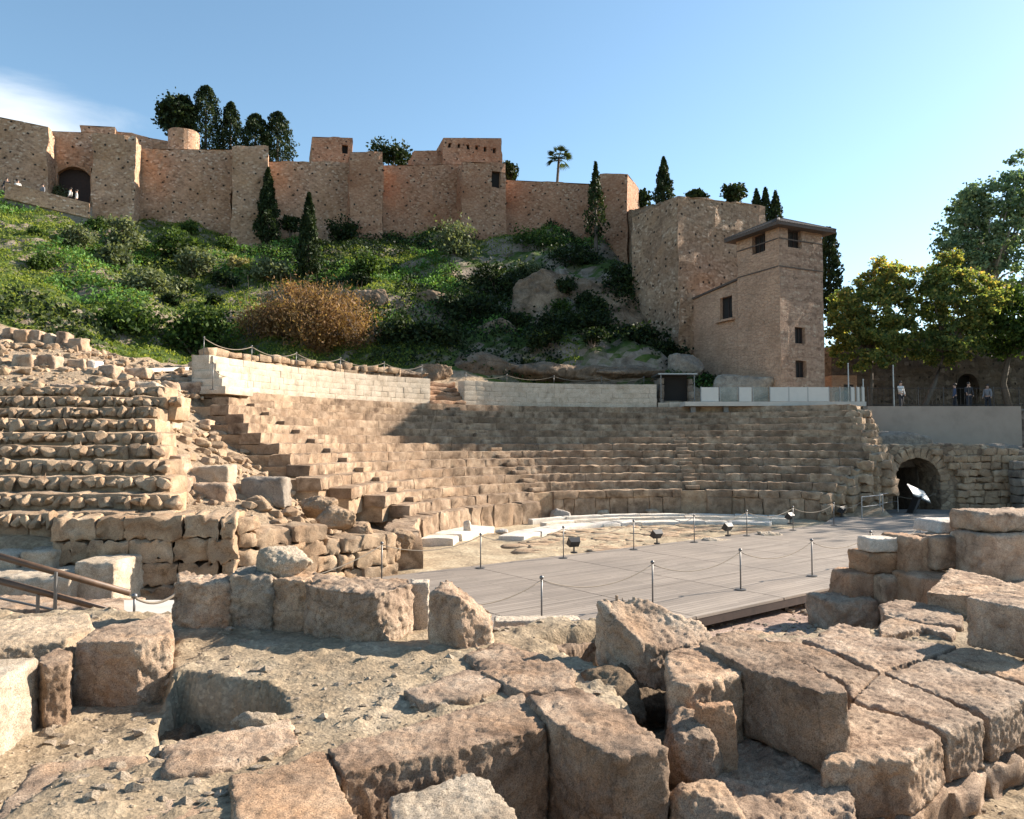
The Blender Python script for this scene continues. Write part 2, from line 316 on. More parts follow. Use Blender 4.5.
# ------------------------------------------------------------------ terrain
CX, CY = 8.0, 26.0
def pol(r, deg, z): return np.array((CX+r*math.cos(R(deg)), CY+r*math.sin(R(deg)), z))
ctl = []
def cp(px, py, Y): ctl.append(PY(px, py, Y))
for p in [(-16, 17.5, 1.2), (-9, 17.5, 1.2), (-16, 24, 4.4), (-10, 24, 4.1), (-22, 18, 1.5), (-22, 25, 5), (-60, 40, 11), (-62, 60, 22), (-78, 75, 28), (-78, 20, 4), (-45, 25, 6), (-45, 66, 26.2),
          (-60, 95, 27), (0, 105, 30), (30, 100, 26), (12, 63, 10), (17, 60, 8), (30, 64, 5), (14, 50, 6.2), (20, 50, 5.2), (22, 46, 3), (20.6, 43, 4.2), (22.6, 41.6, 1.0), (24, 38, -.4), (24, 20, -.4), (-6, 16, .2), (0, 16, -.6)]: ctl.append(np.array(p, float))
for a in range(60, 201, 20):
    for r, z in ((11.5, -.5), (12.4, -.2), (16, 1.9), (21, 4.6)):
        if a > 165 and r > 16: continue
        ctl.append(pol(r, a, z))
for a in range(80, 161, 16): ctl.append(pol(23.4, a, 6.9))
for t in [(230, 502, 21), (250, 462, 24), (225, 430, 27), (200, 402, 30.5), (190, 372, 36), (100, 365, 31), (30, 392, 26.5), (40, 347, 33), (150, 374, 33), (0, 332, 35),
          (0, 322, 38), (60, 345, 39), (130, 356, 42), (200, 364, 45), (330, 360, 49), (280, 358, 48), (0, 260, 50), (80, 270, 52), (150, 290, 54), (220, 300, 57), (300, 300, 58), (370, 300, 58), (430, 332, 53.5), (480, 346, 52.5), (560, 352, 52.5), (650, 365, 52),
          (0, 191, 65), (60, 206, 66), (135, 218, 68.5), (200, 229, 70.5), (250, 238, 72), (320, 241, 74), (383, 236, 76), (462, 235, 78), (506, 234, 79.5), (560, 238, 79.5), (599, 252, 77),
          (60, 235, 58), (140, 242, 62), (230, 262, 65), (300, 264, 67), (400, 256, 70), (450, 262, 68), (500, 252, 72), (560, 262, 68),
          (520, 275, 65), (560, 270, 64), (610, 272, 66), (640, 292, 63), (530, 325, 60), (600, 335, 58), (650, 342, 57), (560, 341, 55.5), (640, 351, 54.5), (500, 330, 57), (520, 373, 51), (600, 373, 50.6), (650, 376, 50.6), (430, 285, 62), (400, 320, 57), (690, 388, 57.5), (760, 389, 53.5)]: cp(*t)
ctl = np.array(ctl)
def rbf_fit(P, lam=.02):
    X = P[:, :2]; d = np.linalg.norm(X[:, None]-X[None], axis=2); K = d + lam*np.eye(len(P))*0
    n = len(P); A = np.zeros((n+3, n+3)); A[:n, :n] = -K - lam*np.eye(n)*-1; A[:n, n] = 1; A[:n, n+1:] = X; A[n, :n] = 1; A[n+1:, :n] = X.T
    return X, np.linalg.solve(A, np.concatenate([P[:, 2], np.zeros(3)]))
TX, TW = rbf_fit(ctl)
def Hraw(x, y):
    q = np.stack([np.ravel(x), np.ravel(y)], 1); out = np.empty(len(q)); n = len(TX)
    for i in range(0, len(q), 8000):
        b = q[i:i+8000]; d = np.linalg.norm(b[:, None]-TX[None], axis=2); out[i:i+8000] = -d@TW[:n] + TW[n] + b@TW[n+1:]
    return out
def ss(a, b, x): t = np.clip((x-a)/(b-a), 0, 1); return t*t*(3-2*t)
def yb(x): return np.interp(x, [-60, -26, -17, -10, -4, 10, 16], [36, 37, 40, 46, 48.4, 49.2, 51])
def H(x, y):
    x = np.ravel(np.asarray(x, float)); y = np.ravel(np.asarray(y, float)); z = Hraw(x, y)
    P = np.stack([x, y, z], 1); rr = np.hypot(x-CX, y-CY)
    hill = ss(0, 4, y-yb(x))
    incav = ((rr < 22.8) & (x > -13)).astype(float)
    nse = fbm(P*(.2, .2, .1), 4, 5)*.95*hill + fbm(P*(.9, .9, .3), 4, 9)*.16*(1-incav) + fbm(P*(2.6, 2.6, 1.2), 3, 19)*.07*(1-incav)
    dz = np.abs(fbm(P*(.22, .22, .35), 4, 33))*1.3*hill*ss(-6, 4, x)
    z = z+nse+dz*.6
    z = np.where((x > 17) & (z > 5.2), 5.2, z); z = np.where((x > 18.2) & (y < 44.6), -1.0, z)
    wl = np.interp(x, [-40, -10, -5.9, -3.0], [16.9, 16.95, 18.0, 21.4]); z = np.where((x < -2.6) & (y < wl), -.7, z)
    z = np.where(rr < 21.5, np.minimum(z, np.where(rr > 12.2, .3+(rr-12)*.507-.2, -.45)), z)
    return z
xs = np.arange(-80, 24.01, .42); ys = np.arange(15, 108.01, .42)
GX, GY = np.meshgrid(xs, ys); gz = H(GX, GY); nx, ny = len(xs), len(ys)
TV = np.stack([GX.ravel(), GY.ravel(), gz], 1)
ii = (np.arange(ny-1)[:, None]*nx+np.arange(nx-1)[None]).ravel(); TF = np.stack([ii, ii+1, ii+nx+1, ii+nx], 1)
def terrain_mat():
    m, t, b = new_mat('hillside_soil_rock_grass'); g = N(t, 'ShaderNodeNewGeometry'); v = g.outputs['Position']
    at = N(t, 'ShaderNodeAttribute', attribute_name='rnd')
    n1 = noise(t, v, .5, 8, .65); n2 = noise(t, v, 3.5, 8, .7); n3 = noise(t, v, 14, 5, .7)
    dirt = ramp(t, [(.3, (.30, .21, .135)), (.5, (.43, .32, .215)), (.72, (.52, .41, .29))]); L(t, n2, dirt.inputs[0])
    grass = ramp(t, [(.28, (.022, .042, .010)), (.45, (.06, .095, .022)), (.6, (.105, .15, .032)), (.78, (.17, .19, .055))]); L(t, n1, grass.inputs[0])
    n4 = noise(t, v, .9, 9, .7, .8)
    rock = ramp(t, [(.3, (.10, .075, .055)), (.48, (.26, .205, .155)), (.7, (.42, .35, .275))]); L(t, n4, rock.inputs[0])
    ng = N(t, 'ShaderNodeSeparateXYZ'); L(t, g, ng.inputs[0], 'True Normal')
    sl_ = N(t, 'ShaderNodeMath', operation='MULTIPLY_ADD'); sl_.inputs[1].default_value = .22; L(t, n2, sl_.inputs[0]); L(t, ng, sl_.inputs[2], 'Z')
    rs = ramp(t, [(.74, (1, 1, 1)), (.88, (0, 0, 0))]); L(t, sl_, rs.inputs[0])
    va = N(t, 'ShaderNodeMath', operation='MULTIPLY_ADD'); va.inputs[1].default_value = .5; L(t, n1, va.inputs[0])
    s2 = N(t, 'ShaderNodeMath', operation='SUBTRACT'); s2.inputs[1].default_value = .25; L(t, at, s2.inputs[0], 'Fac'); t.links.new(s2.outputs[0], va.inputs[2])
    vr = ramp(t, [(.42, (0, 0, 0)), (.58, (1, 1, 1))]); L(t, va, vr.inputs[0])
    c = mixc(t, vr.outputs[0], dirt.outputs[0], grass.outputs[0])
    rk = N(t, 'ShaderNodeMath', operation='MULTIPLY'); L(t, rs, rk.inputs[0]); L(t, vr, rk.inputs[1]); c = mixc(t, rk.outputs[0], c, rock.outputs[0])
    gr = ramp(t, [(.3, (.7, .7, .7)), (.7, (1.25, 1.25, 1.25))]); L(t, n3, gr.inputs[0]); c = mixc(t, .8, c, gr.outputs[0], 'MULTIPLY')
    t.links.new(c, b.inputs['Base Color']); b.inputs['Roughness'].default_value = .95; b.inputs['Specular IOR Level'].default_value = .15
    bumpchain(t, b, [(n4.outputs[0], .8, .35), (n2.outputs[0], .8, .12), (n3.outputs[0], .6, .04)])
    return m
M['terrain'] = terrain_mat()
veg = ss(-.8, 1.2, TV[:, 1]-yb(TV[:, 0]))
terr = mk('hillside', TV, TF, M['terrain'], smooth=True, origin=(0, 0, 0), rnd=veg); tag(terr, kind='structure')
def ground_mat(name, a, b_, c_, sc=1.0, peb=0.5):
    m, t, b = new_mat(name); v = N(t, 'ShaderNodeNewGeometry').outputs['Position']
    n1 = noise(t, v, .8*sc, 8, .65); n2 = noise(t, v, 9*sc, 8, .7); vo = N(t, 'ShaderNodeTexVoronoi'); vo.inputs['Scale'].default_value = 22*sc; t.links.new(v, vo.inputs['Vector'])
    r = ramp(t, [(.3, a), (.5, b_), (.7, c_)]); L(t, n1, r.inputs[0]); r2 = ramp(t, [(.25, (.6, .6, .6)), (.5, (1, 1, 1)), (.75, (1.3, 1.28, 1.25))]); L(t, n2, r2.inputs[0])
    c = mixc(t, .9, r.outputs[0], r2.outputs[0], 'MULTIPLY'); sp = N(t, 'ShaderNodeSeparateColor'); L(t, vo, sp.inputs[0], 'Color')
    r3 = ramp(t, [(0, (.65, .65, .65)), (.8, (1.05, 1.05, 1.05)), (1, (1.5, 1.5, 1.5))]); L(t, sp, r3.inputs[0]); c = mixc(t, peb, c, r3.outputs[0], 'MULTIPLY')
    t.links.new(c, b.inputs['Base Color']); b.inputs['Roughness'].default_value = .95; b.inputs['Specular IOR Level'].default_value = .15
    bumpchain(t, b, [(n1.outputs[0], .4, .1), (n2.outputs[0], .7, .04), (vo.outputs['Distance'], .5*peb, .02)])
    return m
M['gravel'] = ground_mat('pinkish_gravel', (.24, .17, .14), (.36, .265, .215), (.43, .33, .27))
M['orch'] = ground_mat('orchestra_paving_soil', (.24, .18, .12), (.38, .30, .20), (.52, .43, .30), .8, .6)
M['street'] = ground_mat('street_paving', (.16, .14, .12), (.22, .195, .17), (.26, .23, .2), .6, .2)
M['earth'] = ground_mat('far_earth', (.08, .075, .05), (.14, .12, .08), (.2, .17, .12), .2, .2)
tag(mk('ground', [(-3000, -3000, -1.6), (3000, -3000, -1.6), (3000, 3000, -1.6), (-3000, 3000, -1.6)], [(0, 1, 2, 3)], M['earth'], origin=(0, 0, -1.6)), kind='structure')
def sheet(name, x0, x1, y0, y1, cell, zf, mat, keep=None, kind='structure'):
    a = np.arange(x0, x1+1e-6, cell); b = np.arange(y0, y1+1e-6, cell); X, Y = np.meshgrid(a, b); X = X.ravel(); Y = Y.ravel(); Z = zf(X, Y)
    n1, n2 = len(a), len(b); i = (np.arange(n2-1)[:, None]*n1+np.arange(n1-1)[None]).ravel(); Fq = np.stack([i, i+1, i+n1+1, i+n1], 1)
    if keep is not None: kk = keep(X, Y); Fq = Fq[kk[Fq].all(1)]
    V = np.stack([X, Y, Z], 1); used = np.unique(Fq); mp = np.zeros(len(V), int); mp[used] = np.arange(len(used))
    return tag(mk(name, V[used], mp[Fq], mat, smooth=True, origin=(0, 0, 0)), kind=kind)
def gz_gravel(X, Y): P = np.stack([X, Y, 0*X], 1); return -.38+fbm(P*.7, 3, 4)*.05+fbm(P*3, 3, 6)*.03
sheet('gravel_ground', -18, 40, 9, 46, .2, gz_gravel, M['gravel'])
def gz_orch(X, Y): P = np.stack([X, Y, 0*X], 1); r = np.hypot(X-CX, Y-CY); return -.17+fbm(P*.9, 4, 14)*.05+np.abs(fbm(P*2.6, 3, 16))*.05*(r < 8)
sheet('orchestra_floor', -5, 21, 20, 39.5, .16, gz_orch, M['orch'], keep=lambda X, Y: np.hypot(X-CX, Y-CY) < 12.6)
# ------------------------------------------------------------------ blockwork
_tpl = {}
def tpl(nl, nd, nh):
    if (nl, nd, nh) in _tpl: return _tpl[(nl, nd, nh)]
    def g(n): return np.array([-1]+list(np.linspace(-.86, .86, max(2, n)))+[1])
    A = [g(nl), g(nd), g(nh)]; V = []; Fs = []; n = 0
    for ax in range(3):
        u, v = [k for k in range(3) if k != ax]
        for s in (-1, 1):
            U, W = np.meshgrid(A[u], A[v], indexing='ij'); P = np.zeros((U.size, 3)); P[:, u] = U.ravel(); P[:, v] = W.ravel(); P[:, ax] = s
            a, b = U.shape; i = (np.arange(a-1)[:, None]*b+np.arange(b-1)[None]).ravel(); q = np.stack([i, i+b, i+b+1, i+1], 1)
            flip = (s < 0) ^ (ax == 1)
            if flip: q = q[:, ::-1]
            V.append(P); Fs.append(q+n); n += len(P)
    _tpl[(nl, nd, nh)] = (np.concatenate(V), np.concatenate(Fs)); return _tpl[(nl, nd, nh)]
class Blocks:
    def __init__(s): s.V = []; s.F = []; s.r = []; s.n = 0
    def add(s, l0, l1, d0, d1, h0, h1, fr, rad=.03, res=(4, 2, 2), tilt=0, rnd=None):
        T, Fq = tpl(*res); half = np.array(((l1-l0)/2, (d1-d0)/2, (h1-h0)/2)); rad = min(rad, half.min()*.9)
        p = T*half; q = np.clip(p, -(half-rad), half-rad); d = p-q; ln = np.linalg.norm(d, axis=1, keepdims=True); p = np.where(ln > 0, q+rad*d/np.maximum(ln, 1e-9), p)
        if tilt: a = random.gauss(0, tilt); p = np.stack([p[:, 0], p[:, 1]-a*p[:, 0], p[:, 2]+random.gauss(0, tilt)*p[:, 0]], 1)
        p = p+np.array(((l0+l1)/2, (d0+d1)/2, (h0+h1)/2)); s.V.append(fr(p)); s.F.append(Fq+s.n); s.n += len(p); s.r.append(np.full(len(p), random.random() if rnd is None else rnd))
    def build(s, name, mat, parent=None, amp=.03, freq=2.5, seed=1, origin=None, octv=4, pit=0, coh=40):
        V = np.concatenate(s.V); rr = np.concatenate(s.r)
        Q = V+(rr[:, None]*coh)
        V = V+vec_noise(Q*freq, octv, seed)*amp
        if pit: V = V - np.maximum(0, vn(Q*freq*3, seed+5)-.1)[:, None]*pit*np.array((0.3, 0.3, 1))
        return mk(name, V, np.concatenate(s.F), mat, parent, True, origin, rnd=rr)
def line_frame(p, q, z0=0):
    p = np.array(p[:2], float); q = np.array(q[:2], float); ln = np.linalg.norm(q-p); d = (q-p)/ln; n = np.array((-d[1], d[0]))
    return (lambda P: np.stack([p[0]+d[0]*P[:, 0]+n[0]*P[:, 1], p[1]+d[1]*P[:, 0]+n[1]*P[:, 1], P[:, 2]+z0], 1)), ln
# arc blocks: the l axis is in degrees, so round only in d/h by scaling: use metres along the arc instead
def arc_frame(r0, rm=None):
    rm = rm or r0
    def fr(p):
        a = p[:, 0]/rm; r = r0+p[:, 1]; return np.stack([CX+r*np.cos(a), CY+r*np.sin(a), p[:, 2]], 1)
    return fr
def blocks_arc(B, r0, dep, z0, z1, a0, a1, lmin, lmax, jit=.02, rad=.03, res=(4, 2, 2), gap=.012, skip=0):
    rm = r0; a = R(a0)*rm; e = R(a1)*rm; fr = arc_frame(r0, rm)
    while a > e+.02:
        b = max(e, a-random.uniform(lmin, lmax))
        if b-e < lmin*.5: b = e
        if random.random() >= skip:
            j = random.gauss(0, jit); j2 = random.gauss(0, jit*.6)
            B.add(b+gap/2, a-gap/2, j, dep+j, z0, z1+j2, fr, rad, res)
        a = b
def blocks_line(B, p, q, dep, courses, lmin, lmax, z0, jit=.02, rad=.03, res=(4, 2, 3), gap=.015, skip_top=0, drop=None):
    fr, ln = line_frame(p, q, z0); z = 0
    for ci, h in enumerate(courses):
        a = -random.uniform(0, lmin*.6) if ci else 0
        while a < ln-.02:
            b = min(ln, a+random.uniform(lmin, lmax)); 
            if ln-b < lmin*.5: b = ln
            s = max(a, 0); mid = (s+b)/2/ln
            ok = not (ci == len(courses)-1 and random.random() < skip_top)
            if drop and not drop(mid, z+h): ok = False
            if ok and b-s > .08:
                j = random.gauss(0, jit); B.add(s+gap/2, b-gap/2, j, dep+j, z+gap/2, z+h-gap/2, fr, rad, res, tilt=.004)
            a = b
        z += h
def projpx(x, y, z):
    zz = z-CZ; f = _c*y+_s*zz; u = -_s*y+_c*zz; return 512+F*x/f, 409.5-F*u/f
# ------------------------------------------------------------------ the seating bowl (cavea)
cav = thing('roman_theatre_seating', 'curved stone seating of the ancient Roman theatre, thirteen stepped rows facing the wooden stage', 'theatre seating', pol(12, 123, -.3))
RISE, TREAD = .38, .75
def rk(k): return 12+TREAD*k
def zk(k): return 1.16+RISE*k
left_px = {0: 410, 1: 385, 2: 352, 3: 322, 4: 310, 5: 292, 6: 279, 7: 261, 8: 249, 9: 244, 10: 229, 11: 229, 12: 216}
right_px = {0: 822, 1: 835, 2: 844, 3: 851, 4: 861, 5: 870, 6: 868, 7: 864, 8: 861, 9: 856, 10: 853, 11: 851, 12: 849}
def ang_for(k, px, left):
    r, z = rk(k), zk(k); a = 110.0 if left else 90.0
    lim = 190
    while (a < lim if left else a > 40):
        q = pol(r, a, z); x = projpx(*q)[0]
        if (x < px if left else x > px): break
        a += .25 if left else -.25
    return a
aL = {k: ang_for(k, left_px[k], True) for k in range(13)}; aR = {k: ang_for(k, right_px[k], False) for k in range(13)}
STAIRS = [161.0, 123.0, 85.0]; SW = .62
for k in range(13):
    B = Blocks(); low = k < 7
    segs = [aL[k]]+[None]
    if k == 0:
        blocks_arc(B, rk(0), .80, .72, zk(0), aL[0], 125.6, .7, 1.7, .016, .028, (8, 3, 3), gap=.006); B.build('seat_row', M['seat'], cav, .045, 3.4, 19, octv=5, pit=.035, coh=.25)
        B = Blocks(); blocks_arc(B, 11.25, .95, -.3, .78, 201, 126.2, .6, 1.3, .03, .04, (5, 4, 5), gap=.008); B.build('podium_wall', M['seat'], cav, .07, 3.0, 18, octv=5, pit=.08, coh=.3)
        cuts = [123-math.degrees(SW/12)]
        for s in STAIRS[2:]:
            h = math.degrees(SW/12); cuts += [s+h, s-h]
        cuts.append(aR[0])
        for i in range(0, len(cuts), 2):
            B = Blocks(); blocks_arc(B, rk(0), 1.0, -.3, .80, cuts[i], cuts[i+1], .55, 1.25, .03, .05, (4, 2, 5))
            blocks_arc(B, rk(0)-.04, 1.1, .80, zk(0), cuts[i], cuts[i+1], .8, 1.6, .02, .04, (6, 3, 2)); B.build('podium_wall', M['seat'], cav, .04, 3.0, 11+i, octv=5, pit=.04, coh=.3)
        continue
    j, rd, am = (.010, .020, .045) if low else (.005, .012, .020)
    blocks_arc(B, rk(k), .80, zk(k-1)-.03, zk(k), aL[k], aR[k], .7, 1.7, j, rd, (8, 3, 3), gap=.003)
    B.build('seat_row', M['seat'], cav, am, 3.4, 20+k, octv=5, pit=.035 if low else .015, coh=.06)
core = MB()
def ringseg(r0, r1, z0, z1, a0, a1, n=60):
    V = []; 
    for i in range(n+1):
        a = R(a0+(a1-a0)*i/n)
        for r, z in ((r0, z0), (r1, z0), (r1, z1), (r0, z1)): V.append((CX+r*math.cos(a), CY+r*math.sin(a), z))
    Fs = [(0, 1, 2, 3), tuple(4*n+k for k in (3, 2, 1, 0))]
    for i in range(n):
        for q in range(4): w2 = (q+1) % 4; Fs.append((4*i+q, 4*i+4+q, 4*i+4+w2, 4*i+w2))
    return np.array(V), Fs
for k in range(13): core.add(*ringseg(rk(k)+.12, 22.2, zk(k-1)-.6 if k else -.6, zk(k)-.06, aL[k]-.4, aR[k]+.4))
core.build('rubble_core', M['ashlar'], cav)
for si, s in enumerate(STAIRS):
    B = Blocks(); fr0 = None
    for k in range(1, 13):
        if not (aR[k] < s < aL[k]): continue
        rm = rk(k); l0 = R(s)*rm-SW*.55; l1 = R(s)*rm+SW*.55
        B = Blocks(); B.add(l0, l1, -.36, .03, zk(k-1)-.02, zk(k-1)+RISE*.5, arc_frame(rm), .025, (3, 2, 2)); B.build('stair_step', M['seat'], cav, .02, 3, 60+si)
    if si:
        for q in range(4):
            B = Blocks(); B.add(R(s)*12-SW+.02, R(s)*12+SW-.02, .25*q, 1.3, -.3 if q == 0 else -.05+.29*(q-1), -.05+.29*q, arc_frame(12), .03, (4, 2, 2)); B.build('stair_step', M['seat'], cav, .02, 3, 60+si)
# pale upper wall, two sections either side of the broken stair
def white_wall(label, a0, a1):
    B = Blocks(); rw = 21.45
    for ci in range(5): blocks_arc(B, rw, .85, 5.70+.292*ci, 5.70+.292*(ci+1), a0, a1, .4, .9, .005, .01, (3, 2, 2), gap=.003)
    B.r = [.5+(q-.5)*.28 for q in B.r]
    o = B.build('terrace_wall', M['whitewall'], None, .008, 3, 70)
    return tag(o, label, 'wall')
white_wall('long pale cream masonry wall above the sunlit left seats, ending at the broken stair', 164.6, 126.2)
white_wall('pale masonry wall above the shaded seats, right of the broken stair', 120.2, 87.2)
B = Blocks(); 
for q in range(5): B.add(R(164.6)*21.4-1.6+.1*q, R(164.6)*21.4+.35-.12*q, .24*q-1.0, .70, 5.48+.33*q, 5.48+.33*(q+1), arc_frame(21.4), .02, (4, 3, 2), rnd=.5)
tag(B.build('corner_steps', M['whitewall'], None, .012, 3, 71), 'stepped pale stone blocks at the left end of the long cream wall', 'steps')
B = Blocks()
for q in range(5): B.add(R(123.2)*21.5-1.15, R(123.2)*21.5+1.15, .30*q-.1, 2.6, 5.68+.28*q, 5.68+.28*(q+1), arc_frame(21.5), .06, (7, 3, 3), rnd=.1)
tag(B.build('broken_stair', M['rockred'], None, .10, 2.2, 72, pit=.1), 'crumbling reddish stone stair filling the gap between the two pale walls', 'stair')
# ------------------------------------------------------------------ stage deck
U = np.array((.792, .610)); Vv = np.array((-.610, .792))
N0 = np.array((2.95, 16.1))
def dk(t, v, z): q = N0+U*t+Vv*v; return np.array((q[0], q[1], z))
def deck_mat():
    m, t, b = new_mat('grey_brown_deck_boards'); uv = N(t, 'ShaderNodeTexCoord').outputs['UV']
    bt = N(t, 'ShaderNodeTexBrick'); bt.offset = .37; bt.inputs['Scale'].default_value = 1; bt.inputs['Brick Width'].default_value = 3.0; bt.inputs['Row Height'].default_value = .14
    bt.inputs['Mortar Size'].default_value = .006; bt.inputs['Color1'].default_value = (.235, .195, .16, 1); bt.inputs['Color2'].default_value = (.31, .26, .215, 1); bt.inputs['Mortar'].default_value = (.06, .05, .04, 1)
    t.links.new(uv, bt.inputs['Vector']); mp = N(t, 'ShaderNodeMapping'); mp.inputs['Scale'].default_value = (.6, 14, 1); t.links.new(uv, mp.inputs['Vector'])
    n = noise(t, mp.outputs[0], 1.5, 6, .65); r = ramp(t, [(.3, (.72, .72, .72)), (.7, (1.2, 1.2, 1.2))]); L(t, n, r.inputs[0]); n2 = noise(t, uv, .35, 5, .6)
    r2 = ramp(t, [(.3, (.80, .80, .80)), (.7, (1.15, 1.14, 1.12))]); L(t, n2, r2.inputs[0])
    c = mixc(t, .7, bt.outputs['Color'], r.outputs[0], 'MULTIPLY'); c = mixc(t, .9, c, r2.outputs[0], 'MULTIPLY'); t.links.new(c, b.inputs['Base Color'])
    b.inputs['Roughness'].default_value = .62; b.inputs['Specular IOR Level'].default_value = .4
    iv = N(t, 'ShaderNodeMath', operation='SUBTRACT'); iv.inputs[0].default_value = 1; L(t, bt, iv.inputs[1], 'Fac'); bumpchain(t, b, [(iv.outputs[0], .5, .01), (n.outputs[0], .25, .01)])
    return m
M['deck'] = deck_mat()
stage = thing('stage_platform', 'low grey brown boarded wooden stage crossing the theatre floor, panels divided by dark seams', 'stage', dk(8, 2, -.38))
VN0, VF0 = -1.15, 6.75; TS = [-9, -6.06, -3.03, 0, 3.03, 6.06, 9.09, 12.12, 15.15, 18.2, 21.2, 24.2, 27.2]; VS = [VN0, 1.5, 4.1, VF0]
for i in range(len(TS)-1):
    for j in range(3):
        g = .014; a, b_, c0, c1 = TS[i]+g, TS[i+1]-g, VS[j]+g, VS[j+1]-g
        if b_ > 21.3 and j == 0 and i > 10: pass
        V = [dk(a, c0, -.05), dk(b_, c0, -.05), dk(b_, c1, -.05), dk(a, c1, -.05), dk(a, c0, 0), dk(b_, c0, 0), dk(b_, c1, 0), dk(a, c1, 0)]
        uv = [(t_, v_) for t_, v_ in ((a, c0), (b_, c0), (b_, c1), (a, c1))]*2
        mk('deck_panel', V, [(3, 2, 1, 0), (4, 5, 6, 7), (0, 1, 5, 4), (1, 2, 6, 5), (2, 3, 7, 6), (3, 0, 4, 7)], M['deck'], stage, uv=uv)
for v0 in (VN0+.02, VF0-.06):
    V, Fs = obox(dk(TS[0], v0, 0), dk(TS[-1], v0, 0), .04, -.22, -.054); mk('fascia_board', V, Fs, M['darkwood'], stage)
for i in range(len(TS)-1):
    for v0 in (VN0+.25, VF0-.4): 
        V, Fs = obox(dk(TS[i]+.4, v0, 0), dk(TS[i]+.52, v0, 0), .12, -.5, -.052); mk('support_leg', V, Fs, M['wood'], stage)
# white marble kerbs of the orchestra
def marble_arc(label, r0, wd, a0, a1, zt, lmin, lmax, jit=.015):
    B = Blocks(); blocks_arc(B, r0, wd, -.25, zt, a0, a1, lmin, lmax, jit, .03, (5, 3, 2), gap=.02); return tag(B.build('marble_kerb', M['band'], None, .02, 2.5, int(r0*10)), label, 'kerb')
marble_arc('outer thin white marble kerb curving below the seats', 10.75, .38, 131, 64, .07, 1.2, 2.6)
marble_arc('middle thin white marble kerb curving across the orchestra floor', 9.55, .42, 133, 62, .04, 1.0, 2.4)
marble_arc('broad pale marble band curving around the orchestra paving', 7.9, 1.0, 163, 66, .0, .9, 2.0)
B = Blocks(); blocks_arc(B, 10.0, 1.15, -.25, .10, 176, 150, 1.1, 2.0, .05, .04, (5, 3, 2), gap=.06)
tag(B.build('marble_slab', M['band'], None, .035, 2.2, 91), 'broken white marble slabs near the left end of the stage edge', 'slab')
# ------------------------------------------------------------------ fortress
def prism(name, poly, z0, ztops, mat, parent=None, cell=.7, amp=.07, openings=(), seed=3, label=None, cat=None, group=None, cap=True, freq=.6, z0s=None):
    """upright masonry body: plan polygon (counter-clockwise), top height per corner, window openings cut right through the face"""
    poly = [np.array(p[:2], float) for p in poly]; n = len(poly); ztops = list(ztops) if hasattr(ztops, '__len__') else [ztops]*n
    V = []; Fs = []; UV = []; acc = 0; extra = []
    def addv(p, u, v): V.append(p); UV.append((u, v)); return len(V)-1
    for i in range(n):
        p, q = poly[i], poly[(i+1) % n]; ln = np.linalg.norm(q-p); d = (q-p)/ln; nrm = np.array((d[1], -d[0])); za, zb = ztops[i], ztops[(i+1) % n]
        ops = [o for o in openings if o[0] == i]
        us = sorted(set([0, ln]+list(np.linspace(0, ln, max(2, int(ln/cell)+1)))+[x for o in ops for x in (o[1], o[2])]))
        zt = min(za, zb); zl = sorted(set(list(np.linspace(z0, zt, max(2, int((zt-z0)/cell)+1)))+[x for o in ops for x in (o[3], o[4])]))
        idx = {}
        for a, u in enumerate(us):
            top = za+(zb-za)*u/ln
            for b, z in enumerate(zl):
                zz = z0+(z-z0)*(top-z0)/(zt-z0) if not ops else z+(top-zt)*max(0, (z-zl[-2])/(zl[-1]-zl[-2])) if b == len(zl)-1 else z
                pp = p+d*u; idx[a, b] = addv((pp[0], pp[1], zz), acc+u, zz)
        for a in range(len(us)-1):
            for b in range(len(zl)-1):
                um, zm = (us[a]+us[a+1])/2, (zl[b]+zl[b+1])/2
                if any(o[1] < um < o[2] and o[3] < zm < o[4] for o in ops): continue
                Fs.append((idx[a, b], idx[a+1, b], idx[a+1, b+1], idx[a, b+1]))
        for o in ops:
            dep = o[5] if len(o) > 5 else .35; c = [(o[1], o[3]), (o[2], o[3]), (o[2], o[4]), (o[1], o[4])]; fr = []; bk = []
            for u, z in c:
                pp = p+d*u; fr.append(addv((pp[0], pp[1], z), acc+u, z)); pb = pp-nrm*dep; bk.append(addv((pb[0], pb[1], z), acc+u+dep, z+dep))
            for k in range(4): m2 = (k+1) % 4; Fs.append((fr[m2], fr[k], bk[k], bk[m2]))
            extra.append((p+d*o[1], p+d*o[2], d, nrm, o[3], o[4], dep))
        acc += ln
    if cap:
        ids = [addv((poly[i][0], poly[i][1], ztops[i]), poly[i][0], poly[i][1]) for i in range(n)]; Fs.append(tuple(ids))
    V = np.array(V); K = vec_noise(V*freq, 3, seed)*amp; K += vec_noise(V*2.3, 3, seed+4)*amp*.5
    V = V+K
    o = mk(name, V, Fs, mat, parent, False, uv=np.array(UV)) if parent is None else mk(name, V, Fs, mat, parent, False, uv=np.array(UV))
    if label: tag(o, label, cat, group)
    return o, extra
